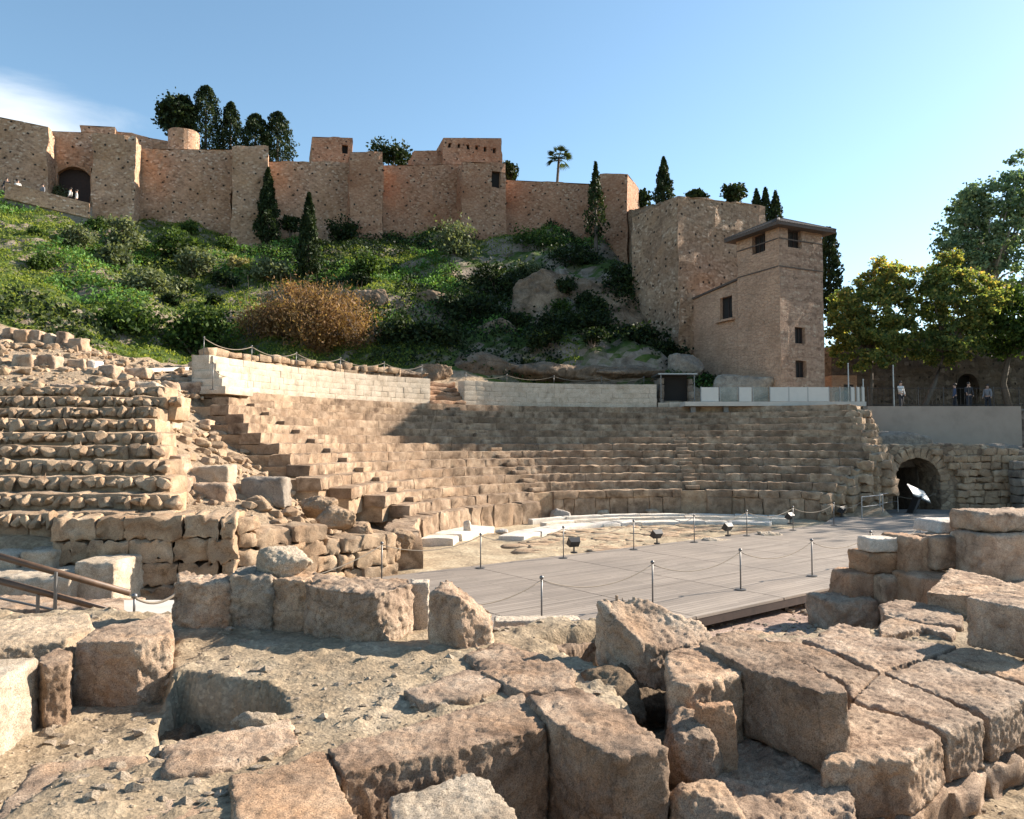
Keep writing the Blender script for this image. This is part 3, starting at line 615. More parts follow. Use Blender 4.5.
def window(parent, ex, frame_mat, pane_mat, bars=(1, 2), fw=.07):
    p, q, d, nrm, z0, z1, dep = ex; ln = np.linalg.norm(q-p)
    def pt(u, w_, z): r = p+d*u-nrm*w_; return (r[0], r[1], z)
    V = [pt(-.05, dep-.01, z0-.05), pt(ln+.05, dep-.01, z0-.05), pt(ln+.05, dep-.01, z1+.05), pt(-.05, dep-.01, z1+.05), pt(-.05, dep+.03, z0-.05), pt(ln+.05, dep+.03, z0-.05), pt(ln+.05, dep+.03, z1+.05), pt(-.05, dep+.03, z1+.05)]
    B = [(0, 1, 2, 3), (7, 6, 5, 4), (0, 4, 5, 1), (1, 5, 6, 2), (2, 6, 7, 3), (3, 7, 4, 0)]
    w_ = mk('window', V, B, pane_mat, parent)
    m = MB()
    def bar(u0, u1, a, b): m.add([pt(u0, dep-.07, a), pt(u1, dep-.07, a), pt(u1, dep-.07, b), pt(u0, dep-.07, b), pt(u0, dep-.012, a), pt(u1, dep-.012, a), pt(u1, dep-.012, b), pt(u0, dep-.012, b)], B)
    bar(0, fw, z0, z1); bar(ln-fw, ln, z0, z1); bar(fw, ln-fw, z0, z0+fw); bar(fw, ln-fw, z1-fw, z1)
    for k in range(bars[0]): u = ln*(k+1)/(bars[0]+1); bar(u-.025, u+.025, z0+fw, z1-fw)
    mk('frame', m.verts(), m.F, frame_mat, w_)
    return w_
FD = np.array((43.9, 14.0)); FD /= np.linalg.norm(FD); FN = np.array((FD[1], -FD[0])); FP0 = np.array((-44.5, 66.0))
def fpt(px, off=0):
    d = ray(px, 180); a = d[0]/d[1]; p = FP0+FN*off; t = (a*p[1]-p[0])/(FD[0]-a*FD[1]); return p+FD*t
def ztop(px, py, pt): return PY(px, py, pt[1])[2]
def hmin(pts): return float(H([p[0] for p in pts], [p[1] for p in pts]).min())
def fort_piece(px0, px1, py0, py1, off, back, label, name, mat='fort', cat=None, cell=.45, amp=.10, openings=(), z0=None):
    a, b = fpt(px0, off), fpt(px1, off); c, e = b-FN*back, a-FN*back; za, zb = ztop(px0, py0, a), ztop(px1, py1, b)
    base = hmin([a, b, (a+b)/2])-2.5 if z0 is None else z0
    return prism(name, [a, b, c, e], base, [za, zb, zb, za], M[mat], None, cell, amp, openings, label=label, cat=cat or name.split('_')[-1], seed=int(px0) % 50)
fort_piece(-30, 47, 112, 127, 2.6, 7, 'fortress tower at the far left edge, left of the dark gateway', 'fortress_tower')
ga, gb = fpt(47, .2), fpt(93, .2); gl = np.linalg.norm(gb-ga)
def gu(px): return float(np.dot(fpt(px, .2)-ga, FD))
gz0 = PY(70, 206, ga[1])[2]; gz1 = PY(70, 164, ga[1])[2]
gate_wall, gex = fort_piece(40, 95, 131, 133, .2, 2, 'recessed fortress wall holding the dark arched gateway', 'fortress_wall', openings=[(0, gu(57)+float(np.dot(ga-fpt(40, .2), FD)), gu(91)+float(np.dot(ga-fpt(40, .2), FD)), gz0, gz1, .8)])
p, q, d, nr, z0, z1, dep = gex[0]; ln = np.linalg.norm(q-p)
def gpt(u, w_, z): r = p+d*u-nr*w_; return (r[0], r[1], z)
V = [gpt(-.1, .78, z0-.1), gpt(ln+.1, .78, z0-.1), gpt(ln+.1, .78, z1+.1), gpt(-.1, .78, z1+.1), gpt(-.1, .9, z0-.1), gpt(ln+.1, .9, z0-.1), gpt(ln+.1, .9, z1+.1), gpt(-.1, .9, z1+.1)]
mk('gate', V, [(0, 1, 2, 3), (7, 6, 5, 4), (0, 4, 5, 1), (1, 5, 6, 2), (2, 6, 7, 3), (3, 7, 4, 0)], M['darkwood'], gate_wall)
V = []; ns = 12
for k in range(ns+1):
    u = ln*k/ns; zz = z1-.75*(2*k/ns-1)**2
    for w_ in (-.02, .5): V += [gpt(u, w_, zz), gpt(u, w_, z1+.05)]
Fs = []
for k in range(ns):
    a = 4*k; b = a+4; Fs += [(a, b, b+1, a+1), (a+2, a+3, b+3, b+2), (a, a+2, b+2, b)]
mk('arch', V, Fs, M['fort'], gate_wall, uv=[(v[0]*1.0, v[2]) for v in V])
fort_piece(92, 135, 133, 136, 3.0, 6, 'fortress tower right of the dark gateway with a bright sunlit right side', 'fortress_tower')
fort_piece(79, 113, 126, 127, -2.2, 3, 'raised parapet block on the wall top above the gateway', 'fortress_parapet', z0=30)
fort_piece(113, 172, 131, 141, -3.2, 2, 'stepped rear parapet sloping down behind the second tower, left of the round turret', 'fortress_parapet', z0=28)
fort_piece(135, 232, 148, 150, 0, 2.5, 'long fortress wall below the round brick turret', 'fortress_wall')
fort_piece(232, 268, 146, 146, 2.3, 6, 'square fortress tower behind the taller dark cypress on the slope', 'fortress_tower')
fort_piece(268, 350, 161, 162, 0, 2.5, 'fortress wall behind the two dark cypresses on the slope', 'fortress_wall')
ow, ex = fort_piece(312, 352, 137, 137, -3.0, 6, 'small set back fortress tower with one tiny window', 'fortress_tower', 'fortred', z0=29, openings=[(0, 3.0, 3.6, PY(338, 157, 79)[2], PY(338, 149, 79)[2], .4)])
window(ow, ex[0], M['darkwood'], M['shadefill'], (0, 0))
fort_piece(350, 383, 152, 152, 2.2, 6, 'narrow square fortress tower left of the reddish wall', 'fortress_tower', 'fortred')
fort_piece(383, 462, 165, 165, 0, 2.5, 'reddish fortress wall between two square towers', 'fortress_wall', 'fortred')
fort_piece(414, 446, 150, 151, -3, 5, 'low stepped rear tower beside the highest fortress block', 'fortress_tower', 'fortred', z0=30)
kt, kex = fort_piece(443, 502, 138, 138, -2, 7, 'highest fortress block with a row of narrow slots near its top', 'fortress_tower', 'fortred', z0=30, openings=[(0, .6+1.0*k, .9+1.0*k, PY(470, 148.5, 80.5)[2], PY(470, 143.5, 80.5)[2], .4) for k in range(6)])
for e_ in kex: 
    w0 = window(kt, e_, M['darkwood'], M['shadefill'], (0, 0), .03)
ti, tex = fort_piece(462, 506, 162, 163, 2.2, 5, 'square fortress tower with a small dark window, in front of the highest block', 'fortress_tower', 'fortred', openings=[(0, 3.15, 4.15, 29.9, 31.6, .4)])
window(ti, tex[0], M['darkwood'], M['shadefill'], (0, 0))
j0, j1 = fpt(506, .2), PY(603, 190, 80.5)[:2]
jd = (j1-j0)/np.linalg.norm(j1-j0); jn = np.array((-jd[1], jd[0]))
prism('fortress_wall', [j0, j1, j1+jn*2.5, j0+jn*2.5], hmin([j0, j1])-3, [ztop(506, 180, j0), ztop(603, 185, j1)]+[ztop(603, 185, j1), ztop(506, 180, j0)], M['fortred'], label='reddish fortress wall below the palm tree', cat='wall', seed=8)
k0, k1 = PY(599, 180, 78.2)[:2], PY(627, 180, 77.0)[:2]; kd = (k1-k0)/np.linalg.norm(k1-k0); kn = np.array((-kd[1], kd[0]))
prism('fortress_tower', [k0, k1, k1+kn*5, k0+kn*5], hmin([k0, k1])-4, [ztop(599, 174, k0), ztop(627, 174, k1)]+[ztop(627, 173, k1)]*2, M['fortred'], label='square fortress tower at the corner behind the thin conifer', cat='tower', seed=12)
MC = np.array((12.24, 55.4)); MD = np.array((.906, .423)); ML = np.array((-.423, .906))
l0 = PY(628, 200, 77.5)[:2]
prism('fortress_wall', [l0+np.array((0, .6)), MC+np.array((0, .15)), MC+np.array((2.5, 2)), l0+np.array((2.6, .6))], 5.5, [ztop(628, 209, l0), ztop(680, 198, MC), ztop(680, 198, MC), ztop(628, 209, l0)], M['fortdark'], label='tall side wall climbing from the bastion corner up the cliff', cat='wall', seed=14, amp=.12)
m1 = MC+MD*8.5
prism('bastion', [MC, m1, m1+ML*8, MC+ML*6], 5.5, [PY(680, 195, 55.4)[2], PY(768, 206, m1[1])[2], PY(768, 206, m1[1])[2], PY(680, 195, 55.4)[2]], M['fortdark'], label='massive rubble bastion behind the roofed tower', cat='bastion', seed=17, amp=.12)
# round turret
tc_ = fpt(183, -2.2); tr = abs(fpt(200, -2.2)[0]-fpt(166, -2.2)[0])/2*.98
nn = 22; prism('round_turret', [tc_+tr*np.array((math.cos(2*math.pi*k/nn), math.sin(2*math.pi*k/nn))) for k in range(nn)], 28, ztop(183, 127.5, tc_-np.array((0, tr))), M['fort'], label='round brick turret rising above the wall beside dark trees', cat='turret', cell=.8, amp=.05)
# terrace in front of the gateway with a low parapet
a, b = fpt(5, 6.0), fpt(90, 5.2); 
fr_, ln_ = line_frame(a, b); tz = PY(10, 180, a[1])[2]
pr = MB()
za, zb = PY(5, 182, a[1])[2], PY(90, 203, b[1])[2]
V, Fs = obox(a, b, .35, 0, 1); V[:, 2] = np.where(V[:, 2] > .5, 1, -1)*1.0
for k, v in enumerate(V): V[k, 2] = (za if k in (0, 3, 4, 7) else zb) + (-1.3 if k < 4 else 0)
tag(mk('parapet', V, Fs, M['concrete'] if False else M['fort'], uv=[(v[0], v[2]) for v in V]), 'low parapet of the walkway in front of the dark gateway', 'parapet')
# ------------------------------------------------------------------ roofed tower and annex
NC = PY(781, 388, 48.0)[:2]; s4 = 3.83; zb_, ze = 5.2, PY(781, 227, 48)[2]
tower = thing('brick_tower', 'square brick tower with a low hipped tile roof and small barred windows', 'tower', (NC[0], NC[1], zb_))
def tz_(py): return PY(790, py, 48.8)[2]
n1_ = NC+MD*s4; n2_ = n1_+ML*s4; n3_ = NC+ML*s4
body, ex = prism('wall', [NC, n1_, n2_, n3_], zb_, ze, M['towerrubble'], tower, .6, .035, openings=[(0, .78, 1.98, tz_(249), tz_(231), .35), (0, 1.25, 2.17, tz_(344), tz_(327), .35), (0, 1.29, 2.21, tz_(378), tz_(361), .35), (3, s4-2.4, s4-1.2, tz_(252)+.15, tz_(234)+.2, .35)])
body.data.materials.append(M['brick'])
for pl in body.data.polygons:
    if abs(pl.normal.x*(-MD[0])+pl.normal.y*(-MD[1])) > .8 and (pl.normal.x*(-MD[0])+pl.normal.y*(-MD[1])) > 0: pl.material_index = 1
for e_ in ex: window(tower, e_, M['darkwood'], M['shadefill'], (2, 2), .06)
st = MB()
for zz in (ze-2.55, ze-.75):
    for p0, p1 in ((NC, n1_), (n3_, NC)):
        V, Fs = obox(p0+(p1-p0)*-.0, p1, -.045, zz, zz+.07); st.add(V, Fs)
st.build('string_course', M['tile'], tower)
ov = .6; cxy = (NC+n2_)/2; e0 = [cxy+(q-cxy)*(1+ov*2/s4) for q in (NC, n1_, n2_, n3_)]
V = [(*q, ze-.02) for q in e0]+[(*q, ze+.14) for q in e0]+[(*cxy, ze+1.25)]
mk('roof', V, [(3, 2, 1, 0), (0, 1, 5, 4), (1, 2, 6, 5), (2, 3, 7, 6), (3, 0, 4, 7), (4, 5, 8), (5, 6, 8), (6, 7, 8), (7, 4, 8)], M['tile'], tower)
m = MB()
for i in range(4):
    p_, q_ = e0[i], e0[(i+1) % 4]
    for k in range(24):
        for_ = (k+.5)/24; s0 = p_+(q_-p_)*for_; s1 = s0+(cxy-(p_+q_)/2)*(1-abs(2*for_-1))
        m.add(*tube([(s0[0], s0[1], ze+.14), (s1[0], s1[1], ze+.17+1.11*(1-abs(2*for_-1)))], .085, 5, True))
for i in range(4): m.add(*tube([(*e0[i], ze+.16), (*cxy, ze+1.3)], .11, 6))
m.build('roof_tiles', M['tile'], tower)
a0, a1 = n3_+ML*.02+MD*.12, NC+ML*8.77+MD*.12
ann = thing('tower_annex', 'lower brick wing with a sloping top joining the tower to the bastion', 'building', (a0[0], a0[1], 5.2))
az0, az1 = PY(739, 280, a0[1])[2], PY(693, 300, a1[1])[2]
bo, ex = prism('wall', [a0, a0+MD*3.4, a1+MD*3.4, a1], 5.2, [az0, az0, az1, az1], M['brick'], ann, .6, .03, openings=[(3, 8.77-3.83-.02-1.94, 8.77-3.83-.02-.69, PY(733, 319, a0[1]+1)[2], PY(733, 296, a0[1]+1)[2], .3)])
w1 = window(ann, ex[0], M['darkwood'], M['shadefill'], (1, 2), .08)
pq = ex[0]; V, Fs = obox(pq[0]-pq[2]*.25, pq[1]+pq[2]*.25, -.3, pq[4]-.16, pq[4]-.01); mk('sill', V, Fs, M['brick'], ann, uv=[(v[0], v[2]) for v in V])
V, Fs = obox(a0-MD*.12, a1-MD*.12, -.4, 0, .14)
for k in range(8): V[k, 2] += (az0 if k in (0, 3, 4, 7) else az1)
mk('coping', V, Fs, M['tile'], ann)
# ------------------------------------------------------------------ leaves, trees and bushes
def leafmesh(name, P, size, mat, parent=None, aspect=.55, axis=None, jit=1.0, origin=None, rng=None):
    rng = rng or np.random; n = len(P); s = size*rng.uniform(.6, 1.3, (n, 1))
    A = rng.normal(size=(n, 3))*jit + (np.asarray(axis) if axis is not None else 0); A /= np.linalg.norm(A, axis=1, keepdims=True)
    Bv = np.cross(A, rng.normal(size=(n, 3))); Bv /= np.linalg.norm(Bv, axis=1, keepdims=True)
    V = np.stack([P-A*s*.5, P+Bv*s*aspect*.5, P+A*s*.5, P-Bv*s*aspect*.5], 1).reshape(-1, 3)
    return mk(name, V, np.arange(n*4).reshape(n, 4), mat, parent, False, origin)
M['lf_cyp'] = leaf_mat('cypress_foliage', [(0, (0.013, 0.022, 0.010)), (.5, (0.027, 0.045, 0.018)), (1, (0.056, 0.077, 0.027))], .15)
M['lf_pine'] = leaf_mat('pine_foliage', [(0, (.012, .022, .009)), (.5, (.028, .044, .016)), (1, (.05, .07, .022))], .15)
M['lf_plane'] = leaf_mat('plane_tree_leaves', [(0, (0.075, 0.115, 0.051)), (.5, (0.149, 0.199, 0.072)), (.85, (0.263, 0.288, 0.099)), (1, (0.499, 0.376, 0.125))], .5)
M['lf_yellow'] = leaf_mat('yellow_plane_leaves', [(0, (0.103, 0.137, 0.048)), (.5, (0.225, 0.230, 0.073)), (.85, (0.373, 0.298, 0.097)), (1, (0.521, 0.290, 0.110))], .55)
M['lf_euc'] = leaf_mat('grey_green_leaves', [(0, (0.062, 0.110, 0.068)), (.5, (0.144, 0.216, 0.124)), (1, (0.288, 0.357, 0.217))], .3)
M['lf_olive'] = leaf_mat('olive_grey_leaves', [(0, (0.065, 0.085, 0.046)), (.5, (0.143, 0.169, 0.091)), (1, (0.260, 0.280, 0.169))], .3)
M['lf_bush'] = leaf_mat('shrub_leaves', [(0, (0.022, 0.045, 0.014)), (.5, (0.056, 0.095, 0.025)), (1, (0.119, 0.175, 0.042))], .3)
M['lf_dark'] = leaf_mat('dark_shrub_leaves', [(0, (0.009, 0.018, 0.008)), (.5, (0.021, 0.036, 0.014)), (1, (0.048, 0.070, 0.022))], .2)
M['lf_brown'] = leaf_mat('rusty_brown_twigs', [(0, (.11, .058, .03)), (.5, (.25, .14, .07)), (1, (.40, .26, .14))], .3)
M['lf_cream'] = leaf_mat('pale_flowering_twigs', [(0, (.16, .15, .06)), (.5, (.30, .26, .12)), (1, (.48, .42, .24))], .3)
M['lf_grass'] = leaf_mat('bright_grass', [(0, (0.074, 0.108, 0.023)), (.5, (0.178, 0.234, 0.043)), (1, (0.307, 0.315, 0.090))], .4)
M['lf_ivy'] = leaf_mat('ground_ivy', [(0, (0.040, 0.086, 0.026)), (.5, (0.100, 0.208, 0.053)), (1, (0.200, 0.350, 0.104))], .3)
M['lf_palm'] = leaf_mat('palm_fronds', [(0, (.02, .035, .014)), (.5, (.045, .065, .025)), (1, (.10, .115, .05))], .25)
def spindle(n, h, rad, prof, rng):
    t = rng.uniform(0, 1, n)**.85; r = rad*prof(t)*np.sqrt(rng.uniform(.25, 1, n)); a = rng.uniform(0, 2*math.pi, n)
    lump = 1+.22*np.sin(a*3+t*17)+.15*np.sin(a*5-t*29); return np.stack([r*lump*np.cos(a), r*lump*np.sin(a), t*h], 1)
def cypress(label, px, pyb, pyt, wpx, Y, n=5200, bz=None, group=None, mat='lf_cyp', name='cypress_tree', trunk=.06, pexp=.75, leaf=.34, sparse=1.0):
    b = PY(px, pyb, Y); tz = PY(px, pyt, Y)[2]; h = tz-b[2]; rad = wpx/2/F*Y; rng = np.random.RandomState(int(px*7+Y))
    t = thing(name, label, 'tree', b-np.array((0, 0, .3)), group)
    mk('trunk', *tube([b-np.array((0, 0, .5)), b+np.array((0, 0, h*.5)), b+np.array((0, 0, h*.92))], [.16+h*.012, .12, .03], 7), M['bark'], t)
    prof = lambda q: np.clip(np.minimum(q/.12, 1)**.6*(1-q)**pexp*1.25, 0, 1)
    P = spindle(n, h*(1-trunk), rad, prof, rng)
    if sparse < 1: P = P[fbm(P*.9, 2, int(px)) > (.25-sparse*.4)]
    leafmesh('crown', P+b+np.array((0, 0, h*trunk)), leaf, M[mat], t, .45, (0, 0, .9), .8, rng=rng); return t
cypress('dark slender cypress before the square fortress tower, taller of the two slope cypresses', 267, 249, 168, 23, 70)
cypress('dark slender cypress lower on the slope, right of the taller cypress', 308, 281, 193, 23, 62)
cypress('tall narrow cypress on the skyline above the climbing side wall', 664, 215, 157, 20, 84)
cypress('thin sparse conifer with a bare trunk before the corner fortress tower', 596, 266, 162, 24, 75, 1500, name='conifer_tree', trunk=.27, pexp=.9, leaf=.4, mat='lf_pine')
def clumps(ell, K, m, rng, spread=.22, shell=.55):
    C_ = []; 
    for (c, r, wgt) in ell:
        k = int(K*wgt); d = rng.normal(size=(k, 3)); d /= np.linalg.norm(d, axis=1, keepdims=True); C_.append(np.array(c)+d*np.array(r)*(rng.uniform(shell, 1, (k, 1))))
    C_ = np.concatenate(C_); sc = np.mean([np.mean(r) for _, r, _ in ell])*spread
    P = np.repeat(C_, m, 0)+rng.normal(size=(len(C_)*m, 3))*sc*np.repeat(rng.uniform(.6, 1.3, (len(C_), 1)), m, 0)*np.array((1, 1, .7)); return C_, P
def broad(name, label, base, trunk_top, ell, K, m, leaf, mat, bark='bark', tr=.25, nl=14, spread=.22, group=None, shell=.55, aspect=.7, mat2=None, cat='tree'):
    rng = np.random.RandomState(abs(int(base[0]*31+base[1]*7)) % 9999); base = np.array(base, float); tt = np.array(trunk_top, float)
    t = thing(name, label, cat, base, group); C_, P = clumps(ell, K, m, rng, spread, shell)
    V = MB(); mid = (base+tt)/2+rng.normal(size=3)*.2*np.array((1, 1, 0)); V.add(*tube([base-np.array((0, 0, .4)), mid, tt], [tr*1.2, tr*.9, tr*.7], 8))
    V.build('trunk', M[bark], t, True); lm = MB()
    for k in rng.choice(len(C_), min(nl, len(C_)), False):
        e = C_[k]; md = (tt+e)/2+np.array((0, 0, .12*np.linalg.norm(e-tt))); lm.add(*tube([tt-np.array((0, 0, .1)), md, e], [tr*.55, tr*.3, tr*.08], 6))
    lm.build('limbs', M[bark], t, True)
    if mat2:
        sel = (P[:, 2]-P[:, 2].min())/(np.ptp(P[:, 2])) + .4*(P[:, 0]-P[:, 0].mean())/np.ptp(P[:, 0]) + rng.normal(size=len(P))*.14 > .88  # yellow leaves gather towards the top and right of the crown
        leafmesh('crown', P[~sel], leaf, M[mat], t, aspect, rng=rng); leafmesh('yellow_crown_top', P[sel], leaf, M[mat2], t, aspect, rng=rng)
    else: leafmesh('crown', P, leaf, M[mat], t, aspect, rng=rng)
    return t
def pxell(px, py, wpx, hpx, Y, depth=None, wgt=1.0):
    c = PY(px, py, Y); rx = wpx/2/F*Y; rz = hpx/2/F*Y; return (c, (rx, depth or rx, rz), wgt)
# dark trees on the skyline behind the fortress
for (px, py, w_, h_, lab) in ((175, 116, 34, 40, 'round dark pine crown, leftmost of the trees behind the round turret'), (183, 112, 24, 30, 'smaller dark pine crown between the round pine and the tallest cypress')):
    Y = 82; b = PY(px, py+h_*.5+14, Y); broad('skyline_tree', lab, (b[0], b[1], b[2]-3), (b[0], b[1], b[2]+.5), [pxell(px, py, w_, h_, Y)], 90, 60, .42, 'lf_cyp', nl=6, spread=.2, shell=.2)
cypress('tallest dark cypress crown directly behind the round turret', 205, 170, 86, 36, 83, 5500, pexp=.45)
cypress('dark pointed cypress between the tallest one and the blunt pair', 230, 170, 102, 28, 84, 4500, pexp=.55)
cypress('blunt dark cypress behind the wall, left one of the right hand skyline pair', 255, 165, 114, 34, 83, 4500, pexp=.5)
cypress('blunt dark cypress behind the wall, right one of the skyline pair', 277, 168, 112, 34, 84, 4500, pexp=.5)
for (px, py, w_, h_, lab, Y) in ((392, 155, 42, 20, 'dark treetop showing over the wall between two fortress towers', 92), (510, 172, 14, 22, 'dark foliage poking out beside the highest fortress block', 88), (639, 200, 22, 22, 'small grey green treetop on the skyline beside the tall narrow cypress', 90), (697, 196, 16, 10, 'tiny dark shrub showing over the bastion top', 75), (733, 194, 20, 18, 'dark treetop over the right half of the bastion, left of the spiky one', 76)):
    b = PY(px, py+h_*.5+10, Y); broad('skyline_tree', lab, (b[0], b[1], b[2]-3), (b[0], b[1], b[2]), [pxell(px, py, w_, h_, Y)], 40, 50, .4, 'lf_pine', nl=4, spread=.25, shell=.3)
for q, (px, pt, lab) in enumerate(((757, 189, 'spiky dark conifer tip over the bastion, nearest the bastion corner'), (766, 188, 'spiky dark conifer tip over the bastion, middle of three'), (776, 191, 'spiky dark conifer tip over the bastion, nearest the roofed tower'))):
    cypress(lab, px, 232, pt, 15, 75, 1500, group='conifer tips over the bastion')
cypress('dark tall evergreen hugging the right side of the roofed tower', 830, 320, 228, 24, 62, 4500, pexp=.4)
# palm
pb = PY(556, 200, 95); pt_ = PY(559, 158, 95); palm = thing('palm_tree', 'fan palm on the skyline behind the reddish wall', 'tree', pb-np.array((0, 0, 4)))
mk('trunk', *tube([pb-np.array((0, 0, 4)), pb, pt_], [.25, .2, .16], 7), M['bark'], palm)
rng = np.random.RandomState(4); PP = []; AA = []
fm = MB()
for k in range(34):
    az = rng.uniform(0, 2*math.pi); el = rng.uniform(-.7, 1.3); d = np.array((math.cos(az)*math.cos(el), math.sin(az)*math.cos(el), math.sin(el))); s_ = np.cross(d, (0, 0, 1)); s_ /= np.linalg.norm(s_)+1e-6
    hub = pt_+d*.85
    for j in range(9):
        an = (j-4)*.27; dd = d*math.cos(an)+s_*math.sin(an); w2 = np.cross(dd, d+np.array((.01, .02, .03))); 
        tip = hub+dd*1.05+np.array((0, 0, -.25)); sw = np.cross(dd, np.cross(d, s_)); sw = sw/(np.linalg.norm(sw)+1e-6)*.07
        fm.add([hub, (hub+tip)/2+sw+np.array((0, 0, .05)), tip, (hub+tip)/2-sw+np.array((0, 0, .05))], [(0, 1, 2, 3)])
    fm.add(*tube([pt_, hub], .025, 4, False))
fm.build('fronds', M['lf_palm'], palm)
# right hand trees
B1 = PY(868, 392, 56); broad('plane_tree', 'broad green plane tree with yellow top, the one nearest the roofed tower', (B1[0], B1[1], 5.5), PY(871, 352, 56), [pxell(872, 312, 84, 80, 56), pxell(892, 282, 46, 56, 56, wgt=.45), pxell(850, 325, 46, 58, 55, wgt=.4), pxell(900, 335, 40, 40, 55, wgt=.3), pxell(866, 348, 70, 44, 55, wgt=.4)], 112, 120, .24, 'lf_plane', tr=.2, mat2='lf_yellow', spread=.105)
B2 = PY(917, 392, 55); broad('plane_tree', 'leaning plane tree with a golden yellow crown at the right', (B2[0], B2[1], 5.5), PY(945, 352, 55.5), [pxell(952, 305, 76, 74, 56), pxell(948, 275, 54, 44, 56, wgt=.35), pxell(985, 296, 46, 36, 56, wgt=.3), pxell(945, 345, 76, 40, 56, wgt=.5)], 104, 120, .24, 'lf_plane', tr=.2, mat2='lf_yellow', spread=.105)
B3 = PY(985, 392, 72); broad('gum_tree', 'very tall airy grey green tree at the right edge with a pale trunk', (B3[0], B3[1], 5.5), PY(990, 290, 72), [pxell(1000, 235, 110, 130, 72), pxell(960, 250, 60, 60, 72, wgt=.35), pxell(975, 205, 60, 60, 72, wgt=.35), pxell(1040, 190, 80, 90, 72, wgt=.5), pxell(1035, 290, 70, 70, 72, wgt=.3)], 120, 80, .36, 'lf_euc', 'barkpale', tr=.32, nl=30, spread=.10, shell=.35)
B5 = PY(1012, 392, 58); broad('street_tree', 'dark shaded tree filling the gap below the tall airy tree at the right edge', (B5[0], B5[1], 5.5), PY(1010, 350, 58), [pxell(1012, 322, 78, 72, 58)], 110, 70, .32, 'lf_bush', tr=.25, nl=12, spread=.16)
B4 = np.array((48.0, 51.0, 5.5)); broad('street_tree', 'large shading tree beyond the right edge of the square', (B4[0], B4[1], 5.5), (B4[0], B4[1], 10), [((B4[0], B4[1], 14.5), (8.5, 8, 8), 1.0)], 170, 60, .5, 'lf_euc', tr=.35, nl=20, spread=.2)
# bushes on the slope
def bush(label, px, py, wpx, hpx, Y, mat, leaf=.3, K=40, m=45, name='bush', spread=.25, axis=None, group=None, aspect=.6):
    c = PY(px, py, Y); hz = float(H([c[0]], [c[1]])[0]); rx, rz = wpx/2/F*Y, hpx/2/F*Y; rng = np.random.RandomState(int(px*13+py))
    t = thing(name, label, 'bush', (c[0], c[1], hz), group); cz = max(c[2], hz+rz*.3)
    C_, P = clumps([((c[0], c[1], cz), (rx, rx*.9, rz), 1.0)], K, m, rng, spread, .3)
    st = MB()
    for k in range(7): e = C_[k]; st.add(*tube([(c[0], c[1], max(hz-.2, cz-1.3*rz)), ((c[0]+e[0])/2, (c[1]+e[1])/2, (hz+e[2])/2+.1), e], [.06, .04, .015], 5))
    st.build('stems', M['bark'], t); leafmesh('foliage', P, leaf, M[mat], t, aspect, axis, rng=rng); return t
bush('grey green rounded bush just below the second fortress tower', 122, 232, 42, 34, 60, 'lf_olive')
bush('grey green low bush under the larger rounded bush on the left slope', 112, 256, 34, 20, 57, 'lf_olive')
bush('dark leafy shrub at the foot of the long fortress wall', 178, 243, 42, 26, 63, 'lf_bush')
bush('grey leaved shrub on the left slope below the long wall', 194, 260, 38, 24, 60, 'lf_olive')
bush('broad grey green shrub in the middle of the grassy slope', 146, 287, 56, 36, 53, 'lf_olive', K=60)
bush('tangled green shrub low on the slope above the dirt terrace', 128, 322, 62, 34, 46, 'lf_bush', K=60)
bush('leafy green thicket at the slope foot left of the brown bush', 196, 330, 70, 50, 48, 'lf_bush', K=70)
bush('small cream flowering bush on the slope', 238, 263, 20, 14, 62, 'lf_cream', .25, 22)
bush('grey green spreading shrub right of the cream flowering bush', 272, 271, 40, 18, 61, 'lf_olive')
bush('round dark clipped looking bush at the foot of the fortress wall', 344, 231, 30, 30, 73, 'lf_dark', .3, 40)
bush('silvery olive shrub below the tower with the small window', 457, 240, 42, 44, 69, 'lf_olive', .3, 50)
bush('dark low bush between the two slope cypresses', 290, 225, 16, 18, 71, 'lf_dark')
bb = bush('large rusty brown feathery bush at the foot of the slope', 308, 322, 132, 66, 51, 'lf_brown', .26, 110, 300, spread=.17, axis=(0, 0, .7), aspect=.3)
tw = MB(); rng = np.random.RandomState(8); b0 = np.array(bb.location)
for k in range(170):
    q = b0+np.array((rng.uniform(-3.6, 3.6), rng.uniform(-1.5, 1.5), .2)); e = q+np.array((rng.normal()*.9, rng.normal()*.6, rng.uniform(1.6, 4.2))); tw.add(*tube([q, (q+e)/2+rng.normal(size=3)*.15, e], [.03, .02, .006], 4, False))
tw.build('twigs', M['bark'], bb)
bush('dark tangled shrub right of the brown bush', 405, 345, 56, 40, 52, 'lf_dark', K=50)
bush('green sunlit shrub beside the rock above the brown bush', 368, 265, 40, 22, 62, 'lf_bush')
bush('dark green thicket on the rocky slope centre', 470, 310, 70, 40, 58, 'lf_dark', K=60)
bush('dark thicket below the silvery olive shrub', 498, 282, 60, 36, 63, 'lf_dark', K=55)
bush('bright green mound under the reddish wall', 540, 243, 64, 18, 75, 'lf_bush', K=50)
bush('dark shrub hanging over the beige cliff top', 575, 262, 60, 26, 67, 'lf_dark', K=55)
bush('dark ivy covered tree clinging to the cliff', 622, 300, 36, 60, 61, 'lf_dark', K=60)
bush('dark scrub along the ledge below the cliff, left part', 560, 342, 90, 22, 55.5, 'lf_dark', K=60)
bush('dark scrub along the ledge below the cliff, right part', 635, 350, 70, 18, 54.5, 'lf_dark', K=50)
bush('dark shrub under the bastion corner', 668, 352, 40, 24, 56, 'lf_dark', K=40)
bush('dark shrub at the rock foot above the broken stair', 440, 352, 50, 26, 51.5, 'lf_dark', K=45)
rng0 = np.random.RandomState(77); nb_ = 0
